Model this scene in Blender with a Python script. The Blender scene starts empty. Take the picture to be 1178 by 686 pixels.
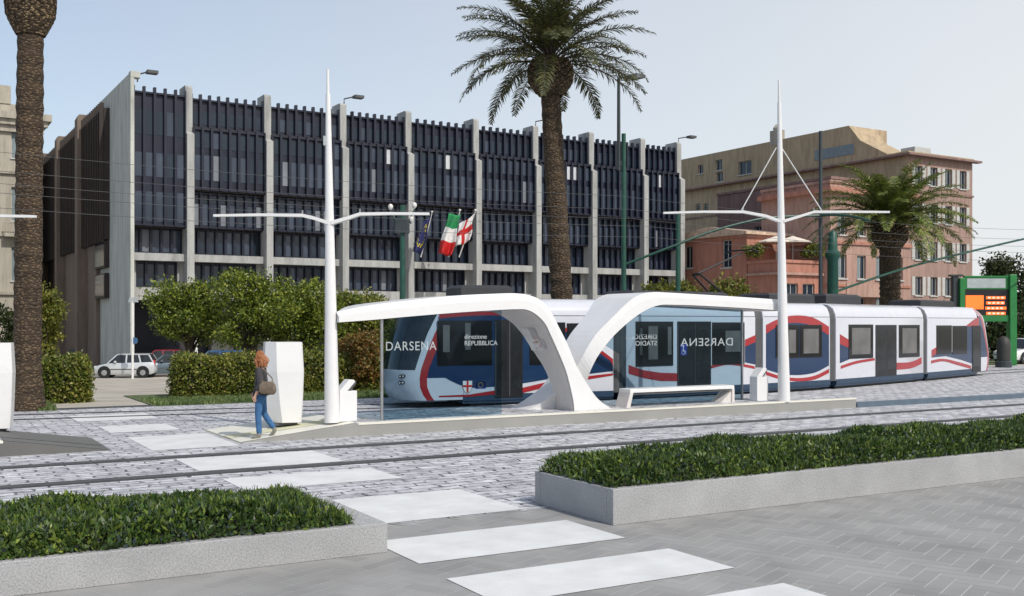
import bpy, math, random
import numpy as np
from mathutils import Vector, Matrix
random.seed(7); rng = np.random.default_rng(7)
C = bpy.context.scene.collection
PI = math.pi
F = 1206.0; CX = 589.0; HY = 372.0; CAMZ = 2.4          # the lens, measured on the photograph
TH = math.radians(30.0)
UX, UY = math.cos(TH), math.sin(TH)

def W(u, v, z=0.0):
    return Vector((u*UX - v*UY, u*UY + v*UX, z))
def UV(X, Y):
    return (X*UX + Y*UY, -X*UY + Y*UX)
def at(px, py, Y):
    return Vector(((px-CX)/F*Y, Y, CAMZ + (HY-py)/F*Y))
def on_v(px, py, v):
    r = (px-CX)/F; Y = v/(UX - UY*r); X = r*Y
    return (X*UX + Y*UY, CAMZ + (HY-py)/F*Y)

# ---------------------------------------------------------------- materials
def newmat(name):
    m = bpy.data.materials.new(name); m.use_nodes = True
    nt = m.node_tree; nt.nodes.clear()
    out = nt.nodes.new('ShaderNodeOutputMaterial')
    b = nt.nodes.new('ShaderNodeBsdfPrincipled')
    nt.links.new(b.outputs[0], out.inputs[0])
    return m, nt, b, out
def coords(nt, scale=(1,1,1), rot=0.0, kind='Object'):
    tc = nt.nodes.new('ShaderNodeTexCoord'); mp = nt.nodes.new('ShaderNodeMapping')
    mp.inputs['Scale'].default_value = scale; mp.inputs['Rotation'].default_value = (0,0,rot)
    nt.links.new(tc.outputs[kind], mp.inputs[0]); return mp.outputs[0]
def noise(nt, vec, scale, detail=4, rough=.6):
    n = nt.nodes.new('ShaderNodeTexNoise'); n.inputs['Scale'].default_value = scale
    n.inputs['Detail'].default_value = detail; n.inputs['Roughness'].default_value = rough
    nt.links.new(vec, n.inputs['Vector']); return n.outputs['Fac']
def ramp(nt, fac, stops):
    r = nt.nodes.new('ShaderNodeValToRGB'); e = r.color_ramp.elements
    while len(e) < len(stops): e.new(.5)
    for k, (p, c) in enumerate(stops):
        e[k].position = p; e[k].color = (*c, 1) if len(c) == 3 else c
    nt.links.new(fac, r.inputs[0]); return r.outputs[0]
def mixc(nt, fac, a, b, mode='MIX'):
    m = nt.nodes.new('ShaderNodeMix'); m.data_type = 'RGBA'; m.blend_type = mode
    for s, v in ((m.inputs[0], fac), (m.inputs[6], a), (m.inputs[7], b)):
        if hasattr(v, 'links') or hasattr(v, 'is_linked'): nt.links.new(v, s)
        elif isinstance(v, (int, float)): s.default_value = v
        else: s.default_value = (*v, 1)
    return m.outputs[2]
def bump(nt, b, h, strength=.3, dist=.02):
    n = nt.nodes.new('ShaderNodeBump'); n.inputs['Strength'].default_value = strength
    n.inputs['Distance'].default_value = dist
    nt.links.new(h, n.inputs['Height']); nt.links.new(n.outputs[0], b.inputs['Normal'])
def plain(name, col, rough=.6, metal=0.0, var=.12, vs=3.0, bmp=0.0, fine=40.0, spec=.5, coat=0):
    m, nt, b, out = newmat(name)
    v = coords(nt)
    f = noise(nt, v, vs, 5)
    lo = tuple(c*(1-var) for c in col); hi = tuple(min(1, c*(1+var)) for c in col)
    c1 = ramp(nt, f, [(.3, lo), (.7, hi)])
    f2 = noise(nt, v, fine, 3)
    c2 = ramp(nt, f2, [(.3, (1-var*.7,)*3), (.7, (1,)*3)])
    nt.links.new(mixc(nt, 1.0, c1, c2, 'MULTIPLY'), b.inputs['Base Color'])
    b.inputs['Roughness'].default_value = rough; b.inputs['Metallic'].default_value = metal
    b.inputs['Specular IOR Level'].default_value = spec
    b.inputs['Coat Weight'].default_value = coat
    if bmp: bump(nt, b, f2, bmp, .01)
    return m
def leafmat(name, cols, rough=.5, trans=.25, big_=((.72,.78,.72),(1.15,1.1,1.0))):
    m, nt, b, out = newmat(name)
    g = nt.nodes.new('ShaderNodeNewGeometry')
    n = len(cols)
    c = ramp(nt, g.outputs['Random Per Island'], [((i+.5)/n, cc) for i, cc in enumerate(cols)])
    v = coords(nt); big = noise(nt, v, .9, 2)
    c = mixc(nt, 1.0, c, ramp(nt, big, [(.35, big_[0]), (.65, big_[1])]), 'MULTIPLY')
    nt.links.new(c, b.inputs['Base Color']); b.inputs['Roughness'].default_value = rough
    b.inputs['Specular IOR Level'].default_value = .35
    t = nt.nodes.new('ShaderNodeBsdfTranslucent'); nt.links.new(c, t.inputs[0])
    mx = nt.nodes.new('ShaderNodeMixShader'); mx.inputs[0].default_value = trans
    nt.links.new(b.outputs[0], mx.inputs[1]); nt.links.new(t.outputs[0], mx.inputs[2])
    nt.links.new(mx.outputs[0], out.inputs[0]); return m
def glassmat(name, tint, refl=.12, rough=.02):
    m, nt, b, out = newmat(name); nt.nodes.remove(b)
    t = nt.nodes.new('ShaderNodeBsdfTransparent'); t.inputs[0].default_value = (*tint, 1)
    g = nt.nodes.new('ShaderNodeBsdfGlossy'); g.inputs['Roughness'].default_value = rough
    lw = nt.nodes.new('ShaderNodeLayerWeight'); lw.inputs[0].default_value = refl
    mx = nt.nodes.new('ShaderNodeMixShader')
    nt.links.new(lw.outputs['Fresnel'], mx.inputs[0]); nt.links.new(t.outputs[0], mx.inputs[1])
    nt.links.new(g.outputs[0], mx.inputs[2]); nt.links.new(mx.outputs[0], out.inputs[0]); return m
def emis(name, col, s):
    m, nt, b, out = newmat(name)
    b.inputs['Base Color'].default_value = (*[c*.3 for c in col], 1)
    b.inputs['Emission Color'].default_value = (*col, 1); b.inputs['Emission Strength'].default_value = s
    return m
def granite(name, base):
    m, nt, b, out = newmat(name); v = coords(nt)
    s = noise(nt, v, 60, 4, .8); l = noise(nt, v, 1.3, 4)
    c = ramp(nt, s, [(.36, tuple(x*.62 for x in base)), (.5, base), (.66, tuple(min(1, x*1.3) for x in base))])
    c = mixc(nt, 1.0, c, ramp(nt, l, [(.3, (.82,.82,.82)), (.7, (1.05,1.05,1.05))]), 'MULTIPLY')
    nt.links.new(c, b.inputs['Base Color']); b.inputs['Roughness'].default_value = .8
    bump(nt, b, s, .25, .004); return m
def cobble(name, bw=.50, rh=.23):
    m, nt, b, out = newmat(name); v = coords(nt)
    nv = nt.nodes.new('ShaderNodeTexNoise'); nv.inputs['Scale'].default_value = 1.7; nt.links.new(v, nv.inputs['Vector'])
    mx = nt.nodes.new('ShaderNodeVectorMath'); mx.operation = 'MULTIPLY_ADD'
    mx.inputs[1].default_value = (.22,.22,0); nt.links.new(nv.outputs['Color'], mx.inputs[0]); nt.links.new(v, mx.inputs[2])
    nv2 = nt.nodes.new('ShaderNodeTexNoise'); nv2.inputs['Scale'].default_value = 5.5; nv2.inputs['Detail'].default_value = 3; nt.links.new(v, nv2.inputs['Vector'])
    mx2 = nt.nodes.new('ShaderNodeVectorMath'); mx2.operation = 'MULTIPLY_ADD'
    mx2.inputs[1].default_value = (.16,.12,0); nt.links.new(nv2.outputs['Color'], mx2.inputs[0]); nt.links.new(mx.outputs[0], mx2.inputs[2])
    br = nt.nodes.new('ShaderNodeTexBrick'); nt.links.new(mx2.outputs[0], br.inputs['Vector'])
    br.inputs['Scale'].default_value = 1; br.inputs['Brick Width'].default_value = bw; br.inputs['Row Height'].default_value = rh
    br.inputs['Mortar Size'].default_value = .024; br.inputs['Mortar Smooth'].default_value = .4; br.inputs['Bias'].default_value = .1
    br.inputs['Color1'].default_value = (.74,.74,.76,1); br.inputs['Color2'].default_value = (.46,.46,.48,1)
    br.inputs['Mortar'].default_value = (.055,.055,.06,1); br.offset = .5
    n1 = noise(nt, v, 2.6, 6, .75); n2 = noise(nt, v, 24, 4, .7)
    n3 = noise(nt, v, 3.7, 3)
    c = mixc(nt, ramp(nt, n3, [(.42, (0,0,0)), (.62, (.75,.75,.75))]), br.outputs['Color'], (.52,.52,.535))
    c = mixc(nt, 1.0, c, ramp(nt, n1, [(.32, (.5,.5,.53)), (.62, (1.18,1.18,1.18))]), 'MULTIPLY')
    c = mixc(nt, 1.0, c, ramp(nt, n2, [(.3, (.72,.72,.72)), (.6, (1.05,1.05,1.05))]), 'MULTIPLY')
    nt.links.new(c, b.inputs['Base Color']); b.inputs['Roughness'].default_value = .75
    inv = nt.nodes.new('ShaderNodeMath'); inv.operation = 'SUBTRACT'; inv.inputs[0].default_value = 1
    nt.links.new(br.outputs['Fac'], inv.inputs[1])
    ad = nt.nodes.new('ShaderNodeMath'); ad.operation = 'MULTIPLY_ADD'; ad.inputs[1].default_value = .35
    nt.links.new(n2, ad.inputs[0]); nt.links.new(inv.outputs[0], ad.inputs[2])
    bump(nt, b, ad.outputs[0], .8, .02); return m
def streaky(name, col, var=.2, sz=(1.2,1.2,.18), dirt=.35):
    m, nt, b, out = newmat(name)
    a = noise(nt, coords(nt, sz), 1.6, 6, .65); f = noise(nt, coords(nt), 14, 4)
    c = ramp(nt, a, [(.3, tuple(x*(1-dirt) for x in col)), (.55, col), (.8, tuple(min(1, x*(1+var)) for x in col))])
    c = mixc(nt, 1.0, c, ramp(nt, f, [(.3, (.86,)*3), (.7, (1.04,)*3)]), 'MULTIPLY')
    nt.links.new(c, b.inputs['Base Color']); b.inputs['Roughness'].default_value = .85
    bump(nt, b, f, .15, .01); return m
def trunkmat(name, dark, light):
    m, nt, b, out = newmat(name)
    v = coords(nt, (1,1,1)); vo = nt.nodes.new('ShaderNodeTexVoronoi'); vo.inputs['Scale'].default_value = 9
    nt.links.new(coords(nt, (1.1,1.1,1.9)), vo.inputs['Vector'])
    n = noise(nt, v, 3.2, 5)
    c = ramp(nt, vo.outputs['Distance'], [(.05, light), (.45, dark)])
    c = mixc(nt, 1.0, c, ramp(nt, n, [(.3, (.6,.6,.6)), (.7, (1.15,1.1,1.0))]), 'MULTIPLY')
    nt.links.new(c, b.inputs['Base Color']); b.inputs['Roughness'].default_value = .95
    bump(nt, b, vo.outputs['Distance'], .9, .05); return m

M = {}
M['white'] = plain('white_coated_steel', (.76,.755,.75), .38, var=.035, vs=1.2, fine=8, coat=.15)
M['soffit'] = plain('warm_grey_cladding', (.66,.62,.59), .6, var=.04)
M['cream'] = plain('cream_coating', (.74,.72,.63), .5, var=.05)
M['conc'] = streaky('weathered_concrete', (.40,.40,.385))
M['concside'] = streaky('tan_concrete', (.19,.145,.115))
M['concmid'] = streaky('tan_grey_concrete', (.27,.225,.18))
M['concgreen'] = streaky('corner_concrete', (.52,.53,.485))
M['navy'] = plain('dark_navy_panel', (.008,.011,.028), .42, var=.25, vs=1)
M['brownp'] = plain('dark_brown_panel', (.028,.018,.014), .6, var=.25, vs=1)
M['glassd'] = plain('dark_office_glass', (.020,.032,.050), .10, var=.3, vs=.4)
M['glassm'] = plain('grey_office_glass', (.055,.072,.105), .13, var=.3, vs=.4)
M['blind'] = plain('pale_blind', (.20,.22,.25), .5, var=.2, vs=.6)
M['blindw'] = plain('white_blind', (.62,.65,.68), .5, var=.1)
M['black'] = plain('near_black', (.010,.010,.012), .4)
M['dark'] = plain('dark_grey_rubber', (.085,.088,.092), .7, var=.15)
M['roofeq'] = plain('roof_box_grey', (.035,.036,.04), .6)
M['tramw'] = plain('tram_white_paint', (.60,.61,.66), .22, var=.03, coat=.5)
M['tramb'] = plain('tram_blue_paint', (.008,.032,.092), .22, var=.06, coat=.5)
M['tramr'] = plain('tram_red_paint', (.36,.020,.024), .24, var=.06, coat=.5)
M['tramskirt'] = plain('tram_skirt_navy', (.022,.05,.095), .4)
M['tramgl'] = plain('tram_black_glass', (.012,.012,.013), .06, var=.3, vs=1.0)
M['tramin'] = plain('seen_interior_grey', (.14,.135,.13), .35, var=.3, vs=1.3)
M['glass'] = glassmat('tinted_shelter_glass', (.64,.745,.80), .10)
M['letter'] = glassmat('etched_lettering', (.9,.9,.9), .02)
_nt = M['letter'].node_tree; _d = _nt.nodes.new('ShaderNodeBsdfDiffuse'); _d.inputs[0].default_value = (.7,.76,.78,1)
_mx = _nt.nodes.new('ShaderNodeMixShader'); _mx.inputs[0].default_value = .42; _o = [n for n in _nt.nodes if n.type == 'OUTPUT_MATERIAL'][0]
_prev = _o.inputs[0].links[0].from_socket; _nt.links.new(_prev, _mx.inputs[1]); _nt.links.new(_d.outputs[0], _mx.inputs[2]); _nt.links.new(_mx.outputs[0], _o.inputs[0])
M['steel'] = plain('brushed_steel', (.42,.43,.44), .35, .8)
M['rail'] = plain('dark_rail_steel', (.06,.062,.068), .5, .3, var=.25)
M['platside'] = plain('platform_side_concrete', (.30,.295,.275), .8, var=.08, vs=.7, bmp=.1)
M['platdark'] = plain('dark_platform_concrete', (.13,.128,.122), .8, var=.1, vs=.7)
M['green'] = plain('green_post_paint', (.012,.075,.052), .45, var=.2)
M['signgreen'] = plain('bright_green_sign_paint', (.018,.20,.045), .45, var=.15)
M['darkpost'] = plain('dark_post_paint', (.035,.045,.05), .5)
M['granite'] = granite('speckled_granite', (.37,.37,.375))
M['soil'] = plain('dark_soil', (.018,.022,.012), .95)
M['paver'] = None
M['paint'] = plain('white_road_paint', (.66,.665,.66), .7, var=.10, vs=2, bmp=.15, fine=60)
M['cobble'] = cobble('light_cobble')
M['asphalt'] = plain('asphalt', (.06,.06,.062), .9, var=.2, bmp=.3, fine=80)
M['street'] = streaky('pale_beige_road', (.46,.42,.36), sz=(.3,.8,1), dirt=.3)  # pale beige asphalt with random darker streaks
M['groundm'] = plain('pale_ground', (.22,.21,.18), .95, var=.2, vs=.15)
M['pinkwall'] = streaky('pink_render', (.46,.29,.235))
M['ochre'] = streaky('ochre_render', (.47,.36,.23))
M['brownpink'] = streaky('brown_pink_render', (.37,.245,.205))
M['plum'] = streaky('dusky_pink_render', (.27,.17,.15))
M['redwall'] = streaky('brick_red_render', (.46,.21,.15))
M['stonewall'] = streaky('old_stone', (.44,.40,.33))
M['tile'] = plain('pale_roof_tiles', (.60,.44,.33), .9, var=.3, fine=6)
M['shutter'] = plain('pale_shutter', (.5,.5,.47), .6)
M['shutterg'] = plain('grey_blue_shutter', (.20,.25,.27), .6)
M['trunk'] = trunkmat('palm_trunk', (.055,.038,.024), (.25,.175,.11))
M['neck'] = trunkmat('palm_neck', (.06,.042,.025), (.46,.34,.20))
M['bark'] = plain('tree_bark', (.07,.055,.04), .95, var=.4, vs=8)
M['palmleaf'] = leafmat('palm_leaf', [(.045,.055,.02), (.08,.09,.03), (.13,.14,.05), (.20,.18,.09), (.06,.07,.025)], .42)
M['palmleafg'] = leafmat('fresh_palm_leaf', [(.07,.11,.02), (.13,.19,.035), (.22,.27,.06), (.32,.32,.11)], .45)
M['leafo'] = leafmat('orange_tree_leaf', [(.05,.08,.011), (.13,.18,.02), (.22,.27,.035), (.34,.37,.07), (.06,.10,.014)], .4)
M['leafy'] = leafmat('yellow_green_leaf', [(.12,.14,.02), (.20,.20,.03), (.26,.24,.05), (.08,.11,.02)], .45)
M['leafd'] = leafmat('dark_leaf', [(.02,.035,.01), (.035,.055,.015), (.06,.075,.02), (.03,.04,.012)], .5)
M['leafh'] = leafmat('hedge_leaf', [(.06,.10,.014), (.15,.19,.025), (.28,.29,.05), (.05,.07,.012), (.34,.31,.10)], .42)
M['leafr'] = leafmat('rusty_leaf', [(.16,.07,.02), (.26,.12,.03), (.10,.11,.03), (.30,.20,.06)], .5)
M['cover'] = leafmat('ground_cover_leaf', [(.035,.06,.018), (.07,.105,.024), (.04,.07,.025), (.09,.145,.03), (.045,.07,.038), (.17,.23,.045), (.04,.10,.02), (.07,.13,.03), (.26,.33,.06), (.04,.09,.02), (.08,.15,.03), (.07,.09,.11)], .42)
M['grassm'] = leafmat('grass_blade', [(.03,.07,.015), (.06,.12,.025), (.10,.17,.05)], .5)
M['lawnm'] = leafmat('lawn_blade', [(.09,.15,.05), (.15,.22,.08), (.24,.28,.12)], .6)
M['paver'] = leafmat('grey_paver', [(.272,.268,.262), (.295,.290,.283), (.315,.31,.30), (.285,.282,.275), (.305,.30,.292)], .7, 0.0, ((.84,.84,.84),(1.08,1.08,1.08)))
M['mortar'] = plain('pale_mortar', (.46,.46,.45), .9)
M['skin'] = plain('skin', (.62,.36,.26), .5, var=.05)
M['hair'] = plain('red_hair', (.34,.125,.045), .5, var=.4, vs=30)
M['jacket'] = plain('charcoal_jacket', (.055,.052,.056), .9, var=.3, vs=20, bmp=.3)
M['shirt'] = plain('blue_shirt', (.22,.30,.45), .9)
M['jeans'] = plain('blue_jeans', (.045,.14,.30), .85, var=.25, vs=8)
M['boot'] = plain('grey_boot', (.22,.21,.18), .6)
M['bag'] = plain('brown_bag', (.16,.12,.085), .7, var=.3, vs=12)
M['eu'] = plain('eu_blue', (.02,.04,.30), .4)
M['yellow'] = plain('emblem_yellow', (.75,.6,.05), .4)
M['red'] = plain('signal_red', (.55,.02,.02), .5)
M['itgreen'] = plain('flag_green', (.02,.25,.08), .8)
M['flagwhite'] = plain('flag_white', (.78,.76,.74), .8)
M['flagblue'] = plain('flag_blue', (.03,.035,.14), .8)
M['carsilver'] = plain('silver_car_paint', (.60,.62,.63), .25, .25, var=.03, coat=.6)
M['cargrey'] = plain('slate_car_paint', (.10,.14,.17), .25, .25, var=.03, coat=.6)
M['carred'] = plain('red_car_paint', (.30,.03,.04), .25, .1, var=.03, coat=.6)
M['carblue'] = plain('blue_car_paint', (.05,.14,.30), .25, .25, var=.03, coat=.6)
M['carwhite'] = plain('white_car_paint', (.78,.79,.80), .25, 0, var=.02, coat=.6)
M['carglass'] = plain('car_glass', (.02,.025,.03), .05)
M['tyre'] = plain('tyre_rubber', (.02,.02,.02), .9)
M['alloy'] = plain('wheel_alloy', (.45,.46,.47), .3, .7)
M['lamp'] = plain('lamp_lens', (.75,.72,.68), .2)
M['led'] = emis('lit_orange_display', (1.0,.16,.02), 1.6)
M['ledp'] = emis('lit_pale_display', (1.0,.5,.38), 1.6)
M['signgrey'] = plain('sign_grey_panel', (.42,.46,.46), .5)
M['poster'] = plain('pale_poster', (.52,.60,.62), .5, var=.25, vs=2)
M['posterb'] = plain('poster_blue', (.03,.16,.42), .5)
M['awning'] = plain('parasol_canvas', (.78,.70,.60), .9)

# ---------------------------------------------------------------- mesh builder
class MB:
    def __init__(s): s.v = []; s.f = []; s.m = []
    def add(s, vs, fs, mi=0):
        n = len(s.v); s.v += [tuple(p) for p in vs]
        s.f += [tuple(i+n for i in f) for f in fs]; s.m += [mi]*len(fs)
    def box(s, x0, x1, y0, y1, z0, z1, mi=0):
        vs = [(x,y,z) for z in (z0,z1) for y in (y0,y1) for x in (x0,x1)]
        s.add(vs, [(0,2,3,1),(4,5,7,6),(0,1,5,4),(2,6,7,3),(0,4,6,2),(1,3,7,5)], mi)
    def bbox(s, x0, x1, y0, y1, z0, z1, b=.02, mi=0):
        # box with chamfered vertical and top edges
        o = [(x0+b,y0),(x1-b,y0),(x1,y0+b),(x1,y1-b),(x1-b,y1),(x0+b,y1),(x0,y1-b),(x0,y0+b)]
        i = [(x0+2*b,y0+b),(x1-2*b,y0+b),(x1-b,y0+2*b),(x1-b,y1-2*b),(x1-2*b,y1-b),(x0+2*b,y1-b),(x0+b,y1-2*b),(x0+b,y0+2*b)]
        s.loft([[(x,y,z0) for x,y in o],[(x,y,z1-b) for x,y in o],[(x,y,z1) for x,y in i]], mi, True, True)
    def loft(s, rings, mi=0, closed=True, caps=True):
        n = len(rings[0]); vs = [p for r in rings for p in r]; fs = []
        for k in range(len(rings)-1):
            for i in range(n if closed else n-1):
                j = (i+1) % n
                fs.append((k*n+i, k*n+j, (k+1)*n+j, (k+1)*n+i))
        if caps and closed:
            fs.append(tuple(reversed(range(n)))); fs.append(tuple((len(rings)-1)*n+i for i in range(n)))
        s.add(vs, fs, mi)
    def tube(s, pts, r, n=8, mi=0, caps=True):
        pts = [Vector(p) for p in pts]; rs = r if isinstance(r, (list, tuple)) else [r]*len(pts)
        rings = []
        for k, p in enumerate(pts):
            t = (pts[min(k+1, len(pts)-1)] - pts[max(k-1, 0)]).normalized()
            a = Vector((0,0,1)) if abs(t.z) < .9 else Vector((1,0,0))
            x = t.cross(a).normalized(); y = t.cross(x)
            rings.append([tuple(p + x*math.cos(2*PI*i/n)*rs[k] + y*math.sin(2*PI*i/n)*rs[k]) for i in range(n)])
        s.loft(rings, mi, True, caps)
    def lathe(s, prof, c=(0,0,0), n=20, mi=0, axis='z'):
        rings = []
        for r, z in prof:
            ring = []
            for i in range(n):
                a = 2*PI*i/n; x, y = r*math.cos(a), r*math.sin(a)
                if axis == 'z': ring.append((c[0]+x, c[1]+y, c[2]+z))
                elif axis == 'y': ring.append((c[0]+x, c[1]+z, c[2]+y))
                else: ring.append((c[0]+z, c[1]+x, c[2]+y))
            rings.append(ring)
        s.loft(rings, mi, True, True)
    def prism_y(s, poly, y0, y1, mi=0):
        n = len(poly)
        s.loft([[(x,y0,z) for x,z in poly], [(x,y1,z) for x,z in poly]], mi)
    def prism_x(s, poly, x0, x1, mi=0):
        s.loft([[(x0,y,z) for y,z in poly], [(x1,y,z) for y,z in poly]], mi)
    def build(s, name, mats, parent=None, loc=None, rz=0, smooth=False, bevel=0):
        me = bpy.data.meshes.new(name); me.from_pydata(s.v, [], s.f)
        if not isinstance(mats, (list, tuple)): mats = [mats]
        for m in mats: me.materials.append(M[m] if isinstance(m, str) else m)
        if len(mats) > 1: me.polygons.foreach_set('material_index', s.m)
        import bmesh
        bm = bmesh.new(); bm.from_mesh(me); bmesh.ops.delete(bm, geom=[v for v in bm.verts if not v.link_faces], context='VERTS'); bmesh.ops.recalc_face_normals(bm, faces=bm.faces); bm.to_mesh(me); bm.free()
        if smooth:
            me.polygons.foreach_set('use_smooth', [True]*len(me.polygons))
            try: me.set_sharp_from_angle(angle=math.radians(35))
            except Exception: pass
        me.update()
        o = bpy.data.objects.new(name, me); C.objects.link(o)
        if parent is not None: o.parent = parent
        if loc is not None: o.location = loc
        if rz: o.rotation_euler = (0,0,rz)
        if bevel:
            b = o.modifiers.new('bevel', 'BEVEL'); b.width = bevel; b.segments = 2; b.limit_method = 'ANGLE'
        return o
def tag(o, label=None, cat=None, group=None, kind=None):
    if label: o['label'] = label
    if cat: o['category'] = cat
    if group: o['group'] = group
    if kind: o['kind'] = kind
    return o
def empty(name, loc, rz=0, label=None, cat=None, group=None):
    o = bpy.data.objects.new(name, None); C.objects.link(o); o.location = loc; o.rotation_euler = (0,0,rz)
    o.empty_display_size = .2
    return tag(o, label, cat, group)
def np_obj(name, V, Fq, mat, parent=None, loc=None, rz=0, k=4):
    me = bpy.data.meshes.new(name); n = len(V)//k
    me.vertices.add(len(V)); me.vertices.foreach_set('co', np.asarray(V, dtype=np.float32).ravel())
    me.loops.add(n*k); me.loops.foreach_set('vertex_index', np.arange(n*k, dtype=np.int32))
    me.polygons.add(n); me.polygons.foreach_set('loop_start', np.arange(0, n*k, k, dtype=np.int32))
    mats = mat if isinstance(mat, (list, tuple)) else [mat]
    for m in mats: me.materials.append(M[m])
    me.update(calc_edges=True); me.validate()
    o = bpy.data.objects.new(name, me); C.objects.link(o)
    if parent is not None: o.parent = parent
    if loc is not None: o.location = loc
    if rz: o.rotation_euler = (0,0,rz)
    return o
def leaf_quads(P, length, width, up=.3, fold=0):
    """rhombic leaves at points P with random directions"""
    n = len(P); d = rng.normal(size=(n,3)); d[:,2] += up; d /= np.linalg.norm(d, axis=1)[:,None]
    e = np.cross(d, rng.normal(size=(n,3))); e /= np.linalg.norm(e, axis=1)[:,None]
    L = (length*rng.uniform(.65,1.35,n))[:,None]; w = (width*rng.uniform(.7,1.3,n))[:,None]
    a = P; b = P + d*L*.45 + e*w*.5; c = P + d*L; f = P + d*L*.45 - e*w*.5
    return np.stack([a,b,c,f], 1).reshape(-1,3)

def copy_tree(o, parent=None):
    c = o.copy(); C.objects.link(c); c.parent = parent
    for ch in [x for x in bpy.data.objects if x.parent == o]: copy_tree(ch, c)
    return c

def text_obj(s, name, size, mat, parent, loc, rot=(PI/2,0,0), mirror=False, align='LEFT', depth=.004, spacing=1.0):
    cu = bpy.data.curves.new(name, 'FONT'); cu.body = s; cu.size = size; cu.extrude = depth/2
    cu.align_x = align; cu.space_character = spacing
    t = bpy.data.objects.new(name+'_tmp', cu); C.objects.link(t)
    dg = bpy.context.evaluated_depsgraph_get(); dg.update()
    me = bpy.data.meshes.new_from_object(t.evaluated_get(dg)); me.name = name
    bpy.data.objects.remove(t)
    me.materials.clear(); me.materials.append(M[mat])
    if mirror:
        for v in me.vertices: v.co.x *= -1
    o = bpy.data.objects.new(name, me); C.objects.link(o); o.parent = parent; o.location = loc; o.rotation_euler = rot
    return o

# ---------------------------------------------------------------- world, sun, camera
SUN_AZ = math.radians(-48)      # direction TO the sun, measured from +X
SUN_EL = math.radians(46)
sun_dir = Vector((math.cos(SUN_EL)*math.cos(SUN_AZ), math.cos(SUN_EL)*math.sin(SUN_AZ), math.sin(SUN_EL)))
w = bpy.data.worlds.new('World'); bpy.context.scene.world = w; w.use_nodes = True
nt = w.node_tree; bg = nt.nodes['Background']; sk = nt.nodes.new('ShaderNodeTexSky')
sk.sky_type = 'NISHITA'; sk.sun_disc = False; sk.sun_elevation = SUN_EL
sk.sun_rotation = math.atan2(sun_dir.x, sun_dir.y); sk.air_density = 1.0; sk.dust_density = 1.6; sk.ozone_density = 1.0; sk.altitude = 0
# thin bright veil of high haze, whiter towards the sun side
tcw = nt.nodes.new('ShaderNodeTexCoord'); sx = nt.nodes.new('ShaderNodeSeparateXYZ'); nt.links.new(tcw.outputs['Generated'], sx.inputs[0])
def mth(op, a, b_):
    m_ = nt.nodes.new('ShaderNodeMath'); m_.operation = op
    for q, v_ in ((0,a),(1,b_)):
        if isinstance(v_, (int,float)): m_.inputs[q].default_value = v_
        else: nt.links.new(v_, m_.inputs[q])
    return m_.outputs[0]
nz = nt.nodes.new('ShaderNodeTexNoise'); nz.inputs['Scale'].default_value = 1.6; nz.inputs['Detail'].default_value = 5; nt.links.new(tcw.outputs['Generated'], nz.inputs['Vector'])
fx = mth('ADD', mth('MULTIPLY', sx.outputs[0], .60), mth('ADD', mth('MULTIPLY', nz.outputs['Fac'], .22), .57))
fz = mth('SUBTRACT', fx, mth('MULTIPLY', sx.outputs[2], .45))
cl = nt.nodes.new('ShaderNodeClamp'); cl.inputs[1].default_value = .15; cl.inputs[2].default_value = .93; nt.links.new(fz, cl.inputs[0])
mw = nt.nodes.new('ShaderNodeMix'); mw.data_type = 'RGBA'; nt.links.new(cl.outputs[0], mw.inputs[0]); nt.links.new(sk.outputs[0], mw.inputs[6]); mw.inputs[7].default_value = (5.6,5.75,5.85,1)
nt.links.new(mw.outputs[2], bg.inputs[0]); bg.inputs[1].default_value = .15
sl = bpy.data.lights.new('sun', 'SUN'); sl.energy = 3.1; sl.angle = math.radians(.5); sl.color = (1,.955,.88)
so = bpy.data.objects.new('sun', sl); C.objects.link(so); so.rotation_euler = sun_dir.to_track_quat('Z','Y').to_euler(); so.location = (20,-20,40)
cd = bpy.data.cameras.new('camera'); co = bpy.data.objects.new('camera', cd); C.objects.link(co)
co.location = (0,0,CAMZ); co.rotation_euler = (PI/2,0,0); cd.sensor_width = 36; cd.lens = 36*F/1178
cd.shift_y = (HY-343)/1178; cd.clip_end = 5000; cd.clip_start = .1
sc = bpy.context.scene; sc.camera = co
sc.view_settings.view_transform = 'Standard'; sc.view_settings.look = 'None'; sc.view_settings.gamma = 1
sc.view_settings.exposure = 0.0
sc.cycles.max_bounces = 8; sc.cycles.transparent_max_bounces = 12

# ---------------------------------------------------------------- ground
def gz(u, v):
    return -1.0*min(1, max(0, (v-40)/12.0))**1.0 if v > 40 else 0.0
def sheet(name, poly_uv, z, mat, grid=None):
    mb = MB()
    if grid:
        us, vs = grid
        pts = [(*W(u,v)[:2], gz(u,v)+z) for v in vs for u in us]
        n = len(us)
        mb.add([tuple(p) for p in pts], [(j*n+i, j*n+i+1, (j+1)*n+i+1, (j+1)*n+i) for j in range(len(vs)-1) for i in range(n-1)])
        o = mb.build(name, mat)
    else:
        mb.add([(u,v,0) for u,v in poly_uv], [tuple(range(len(poly_uv)))])
        o = mb.build(name, mat, None, (0,0,z), TH)
    return tag(o, kind='structure')
us = [-1500,-400,-120,-60,-30,-10,10,30,60,120,400,1500]
sheet('ground', None, -.03, 'groundm', (us, [-300,-40,0,11,20,30,40,44,48,52,70,100,200,500,2500]))
sheet('street', None, -.012, 'street', ([-60,-30,-10,0,10,20,40,80], [31.4,36,40,43,46,49,52,60,71.5]))
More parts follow.
